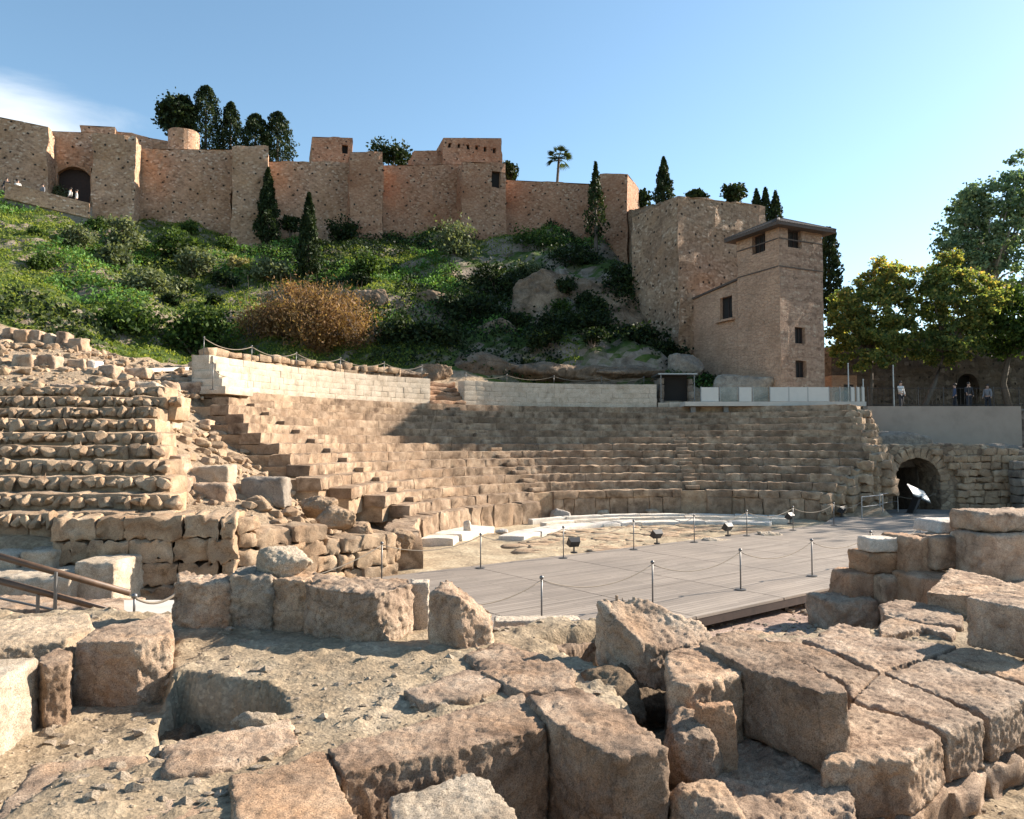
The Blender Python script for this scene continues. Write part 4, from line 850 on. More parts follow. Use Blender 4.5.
while nb_ < 34:
    px, py = rng0.uniform(20, 600), rng0.uniform(225, 345); Y = np.interp(py, [225, 260, 300, 345], [69, 61, 55, 48]) + rng0.uniform(-2, 2)
    if 225 < px < 395 and py > 275: continue
    c = PY(px, py, Y); hz = float(H([c[0]], [c[1]])[0]); pz = projpx(c[0], c[1], hz); mt = ('lf_bush', 'lf_olive', 'lf_dark')[rng0.choice(3, p=(.4, .3, .3))]; sz = rng0.uniform(.55, 1.5)
    bush({'lf_bush': 'small leafy green shrub scattered over the slope', 'lf_olive': 'small grey green shrub scattered over the slope', 'lf_dark': 'small dark shrub scattered over the slope'}[mt], pz[0], pz[1]-sz*6, sz*20, sz*13, Y, mt, .22, 22, 60, 'shrub', .28, None, 'small shrubs scattered over the slope'); nb_ += 1
for k in range(13):
    px, py = rng0.uniform(515, 660), rng0.uniform(272, 345); h = None; d_ = ray(px, py); Y = np.linspace(48, 78, 500); t_ = Y/d_[1]; hh = H(d_[0]*t_, Y); m_ = np.argmax(hh > CZ+d_[2]*t_); sz = rng0.uniform(.7, 1.4)
    bush('dark plant clinging to the rocky cliff foot and top', px, py-4, sz*22, sz*16, Y[m_]-1.3, 'lf_dark', .24, 24, 60, 'shrub', .28, None, 'dark plants on the cliff')
# ground cover
def cover(name, n, test, size, mat, seed, up=.5, lift=.1):
    rng = np.random.RandomState(seed); x = rng.uniform(-62, 16, n*3); y = rng.uniform(36, 82, n*3); keep = y > yb(x)+.3; x, y = x[keep], y[keep]
    P0 = np.stack([x, y, 0*x], 1); k = test(x, y, P0); x, y = x[k][:n], y[k][:n]; z = H(x, y); 
    P = np.stack([x, y, z+lift*rng.uniform(.1, 1.6, len(x))], 1); return tag(leafmesh(name, P, size, M[mat], None, .6, (0, 0, up), 1, origin=(0, 0, 0), rng=rng), kind='stuff')
cover('grass', 150000, lambda x, y, P: (fbm(P*.10, 3, 77) + 1.0*(x < -6) - 3.0*((x > 0.2) & (x < 11.5) & (y > 56.0) & (y < 63.5)) > .05), .17, 'lf_grass', 3, up=1.2, lift=.12)
cover('ground_ivy', 60000, lambda x, y, P: (fbm(P*.14, 3, 99) + .9*((x < -29) & (y > 52) & (y < 64)) + .35*((x < -22) & (y < 45)) - 3.0*((x > 0.2) & (x < 11.5) & (y > 56.0) & (y < 63.5)) > .42), .24, 'lf_ivy', 5, lift=.35)
cover('dark_scrub', 45000, lambda x, y, P: (fbm(P*.16, 3, 55) + .75*(x > -9)*(y < 66) - 3.0*((x > 0.2) & (x < 11.5) & (y > 56.0) & (y < 63.5)) > .45), .26, 'lf_dark', 8, lift=.5)
# ------------------------------------------------------------------ rough stone helper
def remesh_rock(V, Fs, vox, smooth, amp, freq, seed, pit, lay=0):
    me = bpy.data.meshes.new('tmp'); me.from_pydata([tuple(v) for v in V], [], Fs); me.update()
    bm = bmesh.new(); bm.from_mesh(me); bmesh.ops.recalc_face_normals(bm, faces=bm.faces); bm.to_mesh(me); bm.free()
    o = bpy.data.objects.new('tmp', me); COL.objects.link(o)
    r = o.modifiers.new('r', 'REMESH'); r.mode = 'VOXEL'; r.voxel_size = vox
    if smooth: s = o.modifiers.new('s', 'SMOOTH'); s.factor = .5; s.iterations = smooth
    dg = bpy.context.evaluated_depsgraph_get(); out = bpy.data.meshes.new_from_object(o.evaluated_get(dg))
    n = len(out.vertices); P = np.empty(n*3, np.float32); out.vertices.foreach_get('co', P); P = P.reshape(-1, 3).astype(float)
    Nn = np.empty(n*3, np.float32); out.vertex_normals.foreach_get('vector', Nn); Nn = Nn.reshape(-1, 3)
    big = fbm(P*freq, 3, seed); fine = fbm(P*freq*4.5, 4, seed+3, .6); rid = 1-np.abs(fbm(P*freq*2.2+5, 3, seed+9))*2
    pt = np.maximum(0, vn(P*freq*9, seed+7)-.05)*np.maximum(0, fbm(P*freq*1.3, 2, seed+21)+.35)
    side = .35+.9*(1-np.abs(Nn[:, 2])); pt2 = np.maximum(0, fbm(P*freq*5.5, 3, seed+33)-.12)
    amp = amp*.75; grain = fbm(P*22, 4, seed+41, .65)
    disp = amp*(big*.7+fine*.26-np.clip(rid-.6, 0, 1)*.7) - pit*side*(pt*.35+pt2*.3) + .0095*grain
    ne = len(out.edges); E_ = np.empty(ne*2, np.int32); out.edges.foreach_get('vertices', E_); E_ = E_.reshape(-1, 2); S = P.copy(); deg = np.bincount(E_.ravel(), minlength=n)[:, None]
    for _ in range(16):
        A_ = np.stack([np.bincount(E_[:, 0], S[E_[:, 1], k], n)+np.bincount(E_[:, 1], S[E_[:, 0], k], n) for k in range(3)], 1); S = S*.35+.65*A_/np.maximum(deg, 1)
    wgt = np.clip(.15+1.5*fbm(P*freq*1.2, 3, seed+61), 0, 1)[:, None]*(1.0 if pit > 0 else .15); P0_ = P; P = P+(S-P)*wgt
    P = P+Nn*disp[:, None]
    k = len(out.polygons); q = np.empty(len(out.loops), np.int32); out.loops.foreach_get('vertex_index', q)
    bpy.data.objects.remove(o); bpy.data.meshes.remove(me)
    return P, q.reshape(-1, 4) if len(q) == k*4 else None, out
def finish(name, P, Q, out, mat, label, cat, group, parent=None):
    o = mk(name, P, Q, mat, parent, True); bpy.data.meshes.remove(out)
    return tag(o, label, cat, group) if label else o
M['pitrock'] = stone_mat('brown_earth_and_shade_rock', (.07, .048, .03), (.16, .115, .075), (.26, .195, .13), patch=(.13, .10, .07), coarse=.9)
def rock(label, pts, zb, mat='rock', vox=.021, amp=.03, freq=2.0, seed=None, flare=.02, smooth=1, pit=.04, name='stone_block', cat='stone block', z=None, group=None):
    W = [PZ(p[0], p[1], p[2] if len(p) > 2 else z) for p in pts]; W = np.array(W); c = W.mean(0); n = len(W)
    A = sum(W[i][0]*W[(i+1) % n][1]-W[(i+1) % n][0]*W[i][1] for i in range(n))
    if A < 0: W = W[::-1]
    Bt = W.copy(); Bt[:, :2] = c[:2]+(W[:, :2]-c[:2])*(1+flare); Bt[:, 2] = zb
    Fs = [tuple(range(n)), tuple(range(2*n-1, n-1, -1))]+[(i, n+i, n+(i+1) % n, (i+1) % n) for i in range(n)]
    seed = seed if seed is not None else int(pts[0][0]*3+pts[0][1]) % 997
    return finish(name, *remesh_rock(np.concatenate([W, Bt]), Fs, vox, smooth, amp, freq, seed, pit), M[mat], label, cat, group)
def wblock(label, px0, px1, Y, z0, z1, dep, mat='rock', rot=0, vox=.045, amp=.03, freq=2.2, smooth=2, pit=.03, name='stone_block', cat='stone block', group=None, taper=0, tilt=0):
    x0, x1 = (px0-512)/F*Y, (px1-512)/F*Y; cx, wd = (x0+x1)/2, x1-x0; V, Fs = box(-wd/2, wd/2, 0, dep, 0, z1-z0)
    up = V[:, 2] > .001; V[up, :2] = (V[up, :2]-(0, dep/2))*(1-taper)+(0, dep/2)
    ct, st_ = math.cos(R(tilt)), math.sin(R(tilt)); V = np.stack([V[:, 0]*ct-V[:, 2]*st_, V[:, 1], V[:, 0]*st_+V[:, 2]*ct], 1)
    a = R(rot); V = np.stack([V[:, 0]*math.cos(a)-V[:, 1]*math.sin(a)+cx, V[:, 0]*math.sin(a)+V[:, 1]*math.cos(a)+Y, V[:, 2]+z0], 1)
    return finish(name, *remesh_rock(V, Fs, vox, smooth, amp, freq, int(px0*5+Y*3) % 991, pit), M[mat], label, cat, group)
def ico(sub=2):
    bm = bmesh.new(); bmesh.ops.create_icosphere(bm, subdivisions=sub, radius=1); bm.verts.ensure_lookup_table()
    V = np.array([v.co[:] for v in bm.verts]); Fs = [tuple(v.index for v in f.verts) for f in bm.faces]; bm.free(); return V, Fs
ICO2, ICO3, ICO1 = ico(2), ico(4), ico(1)
def boulder(label, c, rad, mat='rock', amp=.16, seed=1, name='boulder', cat='boulder', group=None, flat=0):
    """irregular broken stone: the hull of a few scattered points, remeshed and roughened"""
    rg = np.random.RandomState(seed*7+3); d = rg.normal(size=(22, 3)); d /= np.linalg.norm(d, axis=1, keepdims=True); d *= rg.uniform(.78, 1.12, (22, 1))
    if flat: d = np.sign(d)*np.abs(d)**.75
    bm = bmesh.new(); rad = np.array(rad, float)
    for q in d*rad+np.array(c): bm.verts.new(q)
    r_ = bmesh.ops.convex_hull(bm, input=bm.verts); bmesh.ops.delete(bm, geom=[v for v in bm.verts if not v.link_faces], context='VERTS'); bm.verts.index_update()
    V = np.array([v.co[:] for v in bm.verts]); Fs = [tuple(v.index for v in f.verts) for f in bm.faces]; bm.free(); m_ = rad.mean()
    return finish(name, *remesh_rock(V, Fs, max(.014, m_*.055), 2, m_*amp*.5, .9/m_, seed, m_*amp*.5), M[mat], label, cat, group)
def hull_stone(seed):
    rg = np.random.RandomState(seed); d = rg.normal(size=(16, 3)); d /= np.linalg.norm(d, axis=1, keepdims=True); d = np.sign(d)*np.abs(d)**.8*rg.uniform(.8, 1.15, (16, 1))
    bm = bmesh.new()
    for q in d: bm.verts.new(q)
    bmesh.ops.convex_hull(bm, input=bm.verts); bmesh.ops.delete(bm, geom=[v for v in bm.verts if not v.link_faces], context='VERTS')
    bmesh.ops.bevel(bm, geom=list(bm.edges), offset=.07, segments=1, affect='EDGES'); bm.verts.index_update()
    V = np.array([v.co[:] for v in bm.verts]); Fs = [tuple(v.index for v in f.verts) for f in bm.faces]; bm.free(); return V, Fs
HULLS = [hull_stone(100+k) for k in range(16)]
# ------------------------------------------------------------------ foreground ruin floor
def polydist(X, Y, poly):
    """signed distance (positive inside) to a plan polygon"""
    n = len(poly); ins = np.zeros(len(X), bool); dm = np.full(len(X), 1e9)
    for i in range(n):
        a, b = poly[i], poly[(i+1) % n]; c = ((a[1] > Y) != (b[1] > Y)) & (X < (b[0]-a[0])*(Y-a[1])/(b[1]-a[1]+1e-12)+a[0]); ins ^= c
        ab = b-a; t = np.clip(((X-a[0])*ab[0]+(Y-a[1])*ab[1])/(ab@ab), 0, 1); dm = np.minimum(dm, np.hypot(X-a[0]-t*ab[0], Y-a[1]-t*ab[1]))
    return np.where(ins, dm, -dm)
def pz_poly(pts, z): return [PZ(x, y, z)[:2] for x, y in pts]
LOW = [(pz_poly([(-300, 900), (-200, 760), (20, 700), (70, 650), (172, 632), (166, 700), (158, 760), (150, 762), (60, 768), (0, 815), (-60, 900)], 1.2), .9, .06),
       (pz_poly([(150, 742), (158, 690), (175, 672), (240, 680), (275, 690), (284, 710), (240, 728)], 1.2), .38, .07),
       (pz_poly([(540, 652), (600, 640), (690, 690), (760, 740), (800, 860), (600, 900), (650, 740), (600, 690)], 1.0), .60, .15),
       (pz_poly([(340, 768), (548, 712), (640, 700), (720, 860), (700, 1000), (360, 1000)], 1.2), .45, .08),
       (pz_poly([(660, 720), (760, 720), (860, 690), (905, 730), (1100, 655), (1500, 700), (1500, 1200), (640, 1200)], 1.0), .25, .2)]
def floor_z(X, Y):
    P = np.stack([X, Y, 0*X], 1); wob = vec_noise(P*2.2, 3, 41)*.06+vec_noise(P*9, 3, 43)*.025; Xw, Yw = X+wob[:, 0], Y+wob[:, 1]
    z = 1.2-.40*ss(.9, 2.2, X)*ss(5, 7, Y)-.0
    yd = np.interp(X, [-9, -5, -4, -1, 0, 1.5, 4, 9], [10.2, 10.0, 9.9, 9.6, 9.4, 9.8, 10.6, 12.0]); lo = np.where(X < -4.2, .45, -.5)
    z = z+(lo-z)*ss(0, 1.0, Y-yd+wob[:, 0]*3)
    for poly, zz, sw in LOW:
        s = ss(-sw*.5, sw, polydist(Xw, Yw, poly)); z = z+(np.minimum(z, zz)-z)*s
    z = z+fbm(P*1.1, 3, 51)*.03+fbm(P*5, 4, 52)*.016+np.maximum(0, fbm(P*9, 3, 57)-.15)*.04
    return z
M['floor'] = ground_mat('ruin_floor_earth', (.21, .155, .10), (.31, .24, .16), (.41, .33, .235), 1.6, .55)
sheet('ruin_floor', -9, 10, 1.6, 13.2, .045, floor_z, M['floor'])
def fz(x, y): return float(floor_z(np.array([x]), np.array([y]))[0])
# ------------------------------------------------------------------ foreground blocks
rock('stone block with a bluish shaded top beside the left hand sunken floor', [(73, 641), (92, 631), (170, 611), (173, 636), (138, 642)], .8, z=1.5)
rock('small rounded pale block at the left, between the side wall and the shaded block', [(36, 658), (58, 648), (73, 650), (71, 662), (44, 666)], .8, z=1.45, smooth=8)
rock('long pale side wall block running out of the left edge of the photo', [(40, 655), (-40, 708), (-110, 760), (-420, 760), (-180, 655)], .6, 'rockpale', z=1.5, amp=.05, freq=1.6, vox=.035)
rock('flat pale stone at the far left below the brown handrail', [(-60, 622), (88, 613), (96, 627), (66, 640), (-60, 652)], .7, 'rockpale', z=1.42)
rock('upright block at the left end of the standing row, square topped', [(174, 582), (230, 583), (237, 575), (178, 571)], 1.0, z=1.76, flare=.06, amp=.085, smooth=7)
rock('recessed darker upright block under the bright rounded boulder', [(231, 575), (273, 575), (274, 565), (236, 565)], 1.0, 'rockgrey', z=1.85, flare=.0, amp=.085, smooth=7)
boulder('bright rounded boulder perched on top of the standing row of blocks', PY(282, 561, 9.55), (.40, .34, .24), 'rockpale', .14, 4)
rock('upright block under the right side of the rounded boulder', [(269, 579), (312, 581), (316, 572), (274, 570)], 1.0, z=1.79, flare=.03, amp=.085, smooth=7)
rock('largest upright block of the standing row with a slanted right face', [(305, 586), (375, 593), (388, 591), (413, 583), (409, 577), (312, 575)], 1.0, z=1.77, flare=.05, amp=.085, smooth=7)
rock('smooth squared pale restored slab standing in the row', [(410, 583), (429, 583), (429, 579), (411, 579)], 1.0, 'smooth', z=1.74, flare=0, amp=.004, vox=.02, smooth=1, pit=0)
rock('leaning wedge shaped upright block at the right end of the standing row', [(428, 590, 1.78), (460, 598, 1.74), (490, 624, 1.42), (493, 614, 1.45), (480, 585, 1.78), (446, 578, 1.86)], 1.0, flare=.05, amp=.06)
rock('thin pale squared edging stone in front of the stage boards', [(494, 616), (578, 615), (580, 620), (495, 621)], .5, 'smooth', z=.8, amp=.005, smooth=1, pit=0)
rock('rough low rock mass behind the dark gully, below the pale edging stone', [(490, 626), (555, 622), (592, 622), (600, 640), (560, 652), (500, 650)], .2, z=1.02, amp=.08)
rock('cracked thin flat slab lying on the brown earth floor', [(403, 690), (428, 681), (464, 671), (500, 669), (507, 682), (470, 697), (422, 703)], 1.0, z=1.25, amp=.02)
rock('rough flat slab right of the earth floor, beside the dark gully', [(462, 652), (498, 641), (540, 652), (577, 668), (573, 690), (520, 690), (482, 672)], .5, z=1.27, amp=.05)
rock('long straight slab with a dark honeycombed front face, centre foreground', [(326, 748), (430, 716), (522, 692), (546, 714), (548, 729), (440, 752), (343, 774)], .3, z=1.26, amp=.028, pit=.05)
rock('large cubic block at the bottom centre with a rough pitted right face', [(549, 721), (527, 697), (578, 686), (640, 718), (669, 750), (622, 758), (590, 747)], .1, z=1.3, amp=.05, pit=.06, vox=.025)
rock('small pale slanted block at the very bottom centre', [(390, 796, 1.18), (470, 771, 1.22), (488, 777, 1.2), (514, 807, 1.15), (530, 880, 1.1), (390, 880, 1.1)], .4, 'rockpale', amp=.02, vox=.022)
rock('pale grooved paving slab at the bottom left centre', [(229, 776), (325, 748), (366, 835), (378, 880), (236, 880)], .6, z=1.25, amp=.02, vox=.025)
rock('broad worn paving stone in the bottom left corner', [(-20, 830), (30, 762), (150, 752), (156, 777), (221, 776), (226, 880), (-60, 880)], .6, z=1.2, amp=.028, vox=.03)
rock('kerb like stone along the front of the dark pit', [(160, 746), (235, 728), (290, 717), (299, 741), (228, 765), (162, 774)], .7, z=1.25, amp=.03)
boulder('light grey loose stone lying at the edge of the dark pit', PZ(255, 722, 1.25), (.20, .12, .08), 'rockpale', .12, 9, 'loose_stone', 'stone')
boulder('small pale loose stone lying in the shaded sunken floor', PZ(131, 692, .98), (.13, .09, .05), 'rockpale', .12, 12, 'loose_stone', 'stone')
for k_, (px, py, r_) in enumerate(((168, 690, .24), (200, 683, .2), (236, 690, .22), (266, 702, .2), (170, 720, .2))):
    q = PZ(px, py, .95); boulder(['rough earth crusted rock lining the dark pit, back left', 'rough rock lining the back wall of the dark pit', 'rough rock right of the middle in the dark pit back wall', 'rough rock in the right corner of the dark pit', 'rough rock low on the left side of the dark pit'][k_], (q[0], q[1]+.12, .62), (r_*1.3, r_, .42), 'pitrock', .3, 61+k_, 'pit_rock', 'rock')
rock('big tilted rock rising above the dark gully, its top sloping down to the right', [(597, 601, 1.75), (620, 593, 1.82), (641, 598, 1.75), (700, 622, 1.5), (714, 634, 1.4), (690, 641, 1.4), (668, 649, 1.36), (638, 640, 1.48)], .3, amp=.05, smooth=4)
rock('square block joined to the left side of the large pale topped block', [(666, 653), (697, 644), (744, 664), (742, 673), (690, 686), (669, 681)], .3, z=1.4, amp=.035)
rock('large squared block with a pale top, right of centre in the foreground', [(698, 643), (732, 631), (753, 633), (800, 660), (840, 684), (849, 692), (822, 693), (745, 667)], .84, z=1.45, amp=.022, pit=.03)
wblock('thin orange slab leaning against the dark side of the square block', 690, 742, 6.12, .74, 1.33, .14, 'rockred', rot=16, vox=.02, amp=.02, taper=.28, pit=.01)
rock('worn rock shelf wedged under the large pale topped block', [(704, 772), (744, 738), (800, 752), (852, 776), (866, 850), (716, 850)], .1, 'rock', z=.82, amp=.09, smooth=8)
boulder('lumpy brown boulder in the gully beside the cubic block', PY(688, 752, 6.2), (.30, .35, .34), 'rock', .22, 18, flat=1)
boulder('earthy rubble lump at the bottom edge beside the cubic block', PY(700, 822, 5.4), (.30, .4, .26), 'rock', .2, 25, flat=1)
boulder('rock lump inside the gully, coloured dark for the shade there', PY(606, 708, 7.2), (.42, .5, .32), 'pitrock', .22, 27, flat=1)  # dark material on both gully lumps stands in for deep shade
boulder('rock lump at the far end of the gully, its shade put into the colour', PY(640, 690, 7.8), (.35, .4, .3), 'pitrock', .22, 29, flat=1)
# paved platform at the right
P_ = [('front left paving slab of the right platform', [(820, 762), (850, 702), (904, 716), (945, 733), (912, 757)]), ('paving slab in the middle of the right platform front edge', [(852, 699), (880, 673), (926, 691), (987, 717), (948, 732), (906, 714)]),
      ('paving slab at the right end of the platform front edge', [(929, 690), (884, 672), (932, 656), (1040, 690), (1060, 683), (990, 715)]), ('shadowed paving slab below the squared brown block', [(934, 655), (962, 645), (1060, 668), (1100, 676), (1050, 690)]),
      ('paving slab beside the large pale topped block', [(754, 641), (798, 640), (878, 672), (852, 697), (842, 681)]), ('rear paving slab of the right platform', [(802, 639), (852, 634), (958, 645), (930, 655), (880, 670)])]
for lab, pts in P_: rock(lab, pts, .55, z=1.0, amp=.03, flare=0, freq=2.4, name='paving_slab', cat='paving slab')
pa, pb_ = PZ(838, 775, 1.0), PZ(1085, 676, 1.0); off = np.array((.0, -.05, 0))
B = Blocks(); blocks_line(B, pa+off, pb_+off, 1.2, [.42, .42], .7, 1.3, -.28, .02, .03, (9, 4, 6), gap=.01)
tag(B.build('retaining_course', M['rock'], None, .06, 3, 88, pit=.1), 'rough lower wall course under the front edge of the right platform', 'wall')
rock('squared brown block standing on the right platform at the photo edge', [(966, 597), (1042, 612), (1062, 601), (990, 591)], .98, 'rock', z=1.55, amp=.02, flare=0)
rock('long thin slab lying behind the squared brown block', [(926, 592), (950, 568), (986, 575), (1040, 590), (1030, 602), (980, 596)], .5, z=1.12, amp=.04)
rock('rough weathered slab sloping down left of the squared brown block', [(880, 605), (900, 598), (964, 613), (963, 626), (925, 623), (884, 614)], .3, z=.9, amp=.05)
rock('low slab with a broken front edge before the rough weathered slab', [(878, 623), (905, 614), (956, 628), (953, 637), (925, 627), (880, 636)], .4, z=.88, amp=.04)
rock('rounded grey slab at the edge of the gravel', [(819, 632), (838, 621), (868, 629), (879, 645), (858, 649), (822, 642)], .4, z=.9, amp=.05)
rock('flat irregular stone beside the gravel edge', [(758, 637), (800, 631), (826, 645), (870, 655), (850, 664), (800, 656)], .4, z=.82, amp=.045)
rock('small flat stone nearest the gravel, behind the large pale topped block', [(716, 634), (750, 628), (786, 633), (770, 640), (740, 640)], .2, z=.78, amp=.04)
# ashlar stack at the far right of the gravel
for lab, a, b_, Y, z0, z1, dep, mt, kw in [
    ('rubble footing at the left end of the ruined block stack', 826, 878, 15.6, -.5, .22, 1.0, 'rock', dict(amp=.09)), ('lowest left block of the ruined stack', 846, 878, 15.9, .1, .72, .9, 'rockred', dict(taper=.08)), ('lowest right block of the ruined stack', 878, 918, 15.7, -.4, .70, .9, 'rock', {}),
    ('reddish block carrying the pale carved marble piece', 865, 900, 15.9, .68, 1.16, .8, 'rockred', {}), ('pale carved marble piece on top of the ruined stack', 867, 903, 15.9, 1.16, 1.46, .5, 'marble', dict(amp=.008, pit=0)),
    ('dark pitted block right of the carved marble piece', 902, 929, 15.7, .66, 1.52, .9, 'rockred', {}), ('wide pale brown block in the middle of the ruined stack', 929, 977, 15.6, .82, 1.52, .9, 'rock', {}), ('white marble slab lying on the ruined stack', 934, 988, 16.2, 1.52, 1.78, .9, 'marble', dict(amp=.01, pit=0, taper=.12)),
    ('tall block at the right end of the ruined stack', 976, 1040, 15.0, .62, 1.66, 1.0, 'rock', {}), ('flat topmost block at the right end of the ruined stack', 978, 1060, 15.2, 1.66, 2.06, 1.0, 'rock', {}), ('lower block half hidden behind the long thin slab', 916, 985, 15.0, -.3, .8, 1.0, 'rockred', {}), ('low block under the tall right end block', 985, 1060, 14.4, -.3, .74, .9, 'rock', {})]:
    wblock(lab, a, b_, Y, z0, z1, dep, mt, rot=8, **{**dict(amp=.045), **kw})
# rubble lying on the floors
rng = np.random.RandomState(11); mb = MB()
for k in range(3800):
    px, py = rng.uniform(-40, 1060), rng.uniform(600, 830); q = PZ(px, py, 1.1)
    z = fz(q[0], q[1]); r_ = .008+.05*rng.uniform(0, 1)**5; V, Fs = ICO1; mb.add(V*(1+.25*rng.normal(size=(len(V), 1)))*np.array((r_*1.3, r_, r_*.7))+np.array((q[0], q[1], z)), Fs)
for k in range(900):
    q = PZ(rng.uniform(640, 900), rng.uniform(580, 640), -.38); r_ = .015+.06*rng.uniform(0, 1)**4; V, Fs = ICO1; mb.add(V*(1+.25*rng.normal(size=(len(V), 1)))*np.array((r_*1.3, r_, r_*.7))+q, Fs)
tag(mb.build('pebbles', M['rockpale'], None, False, (0, 0, 0)), kind='stuff')
# ------------------------------------------------------------------ left hand ruin: stone terraces, masonry front
ter = thing('ruined_terrace', 'eroded stepped terraces faced with rows of upright rubble stones at the left', 'ruined seating', (-12, 17.4, .6))
rng = np.random.RandomState(5)
for k in range(10):
    z0, y0 = 1.50+.38*k, 17.3+.78*k; xr = (166-512)/F*y0-.02*k if k < 8 else (172-8*(k-7)-512)/F*y0; mb = MB(); x = -19.5; xr += rng.normal()*.16
    while x < xr-.1:
        w_ = rng.uniform(.12, .40); h_ = rng.uniform(.10, .21); V, Fs = ICO2; d = 1+.28*fbm(V*1.6+rng.uniform(0, 50), 3, k)
        V, Fs = HULLS[rng.randint(len(HULLS))]; Q = V*np.array((w_*.66, .19, h_*1.12)); a = rng.normal()*.3; Q = np.stack([Q[:, 0]*math.cos(a)-Q[:, 2]*math.sin(a), Q[:, 1], Q[:, 0]*math.sin(a)+Q[:, 2]*math.cos(a)], 1)
        mb.add(Q+np.array((x+w_/2, y0+.06+rng.normal()*.05, z0+.17+rng.normal()*.02)), Fs, rng.uniform())
        x += w_
    mb.build('stone_facing', M['ashlar'], ter, False)
    B = Blocks(); fr_, ln_ = line_frame((-20, y0+.10), (xr, y0+.10)); a = 0
    while a < ln_-.1:
        b_ = min(ln_, a+rng.uniform(.8, 1.8)); B.add(a, b_, 0, 1.0, z0-.4, z0+.345+rng.normal()*.012, fr_, .05, (6, 5, 3)); a = b_
    B.build('terrace_core', M['ashlar'], ter, .045, 2.8, 30+k, pit=.04)
B = Blocks(); w0, w1_ = PY(50, 600, 16.4), PY(236, 600, 17.2); blocks_line(B, w0, w1_, 1.2, [.55, .5, .52, .5], .55, 1.2, -.25, .05, .035, (10, 4, 7), gap=.012, skip_top=.0)
tag(B.build('masonry_wall', M['ashlar'], None, .06, 3.4, 101, octv=5, pit=.14), 'tall eroded block wall below the ruined terraces, left of centre', 'wall')
B = Blocks(); v0, v1 = PY(236, 600, 17.5), PY(398, 560, 20.8)
blocks_line(B, v0, v1, 1.3, [.45, .42, .40, .38, .34], .45, 1.0, -.25, .05, .045, (8, 4, 6), gap=.012, drop=lambda f, z: z < 2.0-1.05*max(0, f-.25) + .1*math.sin(f*20))
tag(B.build('masonry_wall', M['ashlar'], None, .06, 2.8, 103, pit=.1), 'stepped lower block wall running from the tall wall to the first seat row', 'wall')
def hit(px, py, y0=14, y1=90):
    d = ray(px, py); Y = np.linspace(y0, y1, 900); t = Y/d[1]; X = d[0]*t; Z = CZ+d[2]*t; h = H(X, Y); k = np.argmax(h > Z); return np.array((X[k], Y[k], Z[k]))
def loose(label, px0, px1, py0, py1, mat='rock', group=None, dep=.8, rot=0, back=0):
    h = hit((px0+px1)/2, py1) ; Y = h[1]+back; hh = (py1-py0)/F*Y
    return wblock(label, px0, px1, Y, h[2]-.15, h[2]+max(.18, hh), dep, mat, rot, vox=.07, amp=.06, smooth=2, pit=.03, group=group, taper=.06, tilt=random.gauss(0, 2))
g_ = 'blocks along the top of the dirt terrace'
for lab, a, b_, c, d, mt in [('leftmost squared block of the top row against the green slope', -4, 8, 327, 337, 'rock'), ('wide block second from left in the top row against the green slope', 8, 24, 328, 342, 'rock'), ('upright block third from left in the top row against the green slope', 24, 36, 329, 341, 'rock'),
    ('pale block fourth from left in the top row against the green slope', 37, 51, 333, 344, 'rockpale'), ('upright block fifth from left in the top row against the green slope', 51, 63, 331, 346, 'rock'), ('lower block ending the top row at its right', 62, 80, 337, 349, 'rock')]: loose(lab, a, b_, c, d, mt, g_)
for lab, a, b_, c, d, mt in [('block at the left end of the middle row on the dirt terrace', 8, 30, 353, 366, 'rock'), ('second block of the middle row on the dirt terrace', 31, 53, 354, 367, 'rock'), ('third block of the middle row, left of the small white stone', 64, 83, 358, 368, 'rock'), ('small white stone on the dirt terrace', 84, 93, 359, 368, 'marble'),
    ('block right of the small white stone', 95, 114, 365, 374, 'rock'), ('low wide stone ending the middle row', 116, 147, 367, 376, 'rock'), ('flat stone lying below the middle row, leftmost of four', 99, 129, 380, 388, 'rock'), ('flat stone lying below the middle row, second of four', 131, 156, 381, 390, 'rockpale'), ('squared stone below the middle row, third of four', 157, 173, 381, 391, 'rock'), ('low stone below the cream wall end, last of four', 175, 201, 381, 392, 'rock'),
    ('long slab lying above the ruined terraces', 44, 100, 384, 395, 'rock'), ('pale squared slab at the right end of the upper ruined terraces', 133, 172, 408, 424, 'rockpale'), ('short block on the rubble slope', 196, 210, 419, 428, 'rock'), ('long squared seat block on the rubble slope, upper of two', 187, 230, 466, 482, 'rockpale'), ('long squared seat block on the rubble slope, lower of two', 186, 229, 483, 500, 'rock'),
    ('narrow block at the edge of the ruined terraces', 164, 182, 455, 476, 'rock'), ('lower narrow block at the edge of the ruined terraces', 166, 186, 477, 497, 'rock'), ('rough dark rubble lump beside the lowest broken seats', 240, 286, 478, 503, 'rockgrey'), ('block ending a broken seat row above the rubble lump', 266, 292, 470, 482, 'rock'), ('block ending a broken lower seat row', 290, 332, 490, 506, 'rock')]: loose(lab, a, b_, c, d, mt)
for k_, (px, py, r_, lab) in enumerate(((338, 520, .5, 'broken rubble lump below the ends of the low seat rows, upper left one'), (362, 536, .5, 'broken rubble lump below the low seat row ends, between two others'), (385, 550, .45, 'broken rubble lump at the left end of the seat podium'), (402, 540, .4, 'rubble lump leaning on the seat podium end'), (318, 508, .5, 'rubble lump high beside the broken seat ends'))):
    Y = 20.6+.35*k_; q = PY(px, py, Y); boulder(lab, q, (r_*1.2, r_, r_*.8), 'ashlar', .3, 81+k_, 'rubble_lump', 'rubble', flat=1)
rng = np.random.RandomState(21); mb = MB()
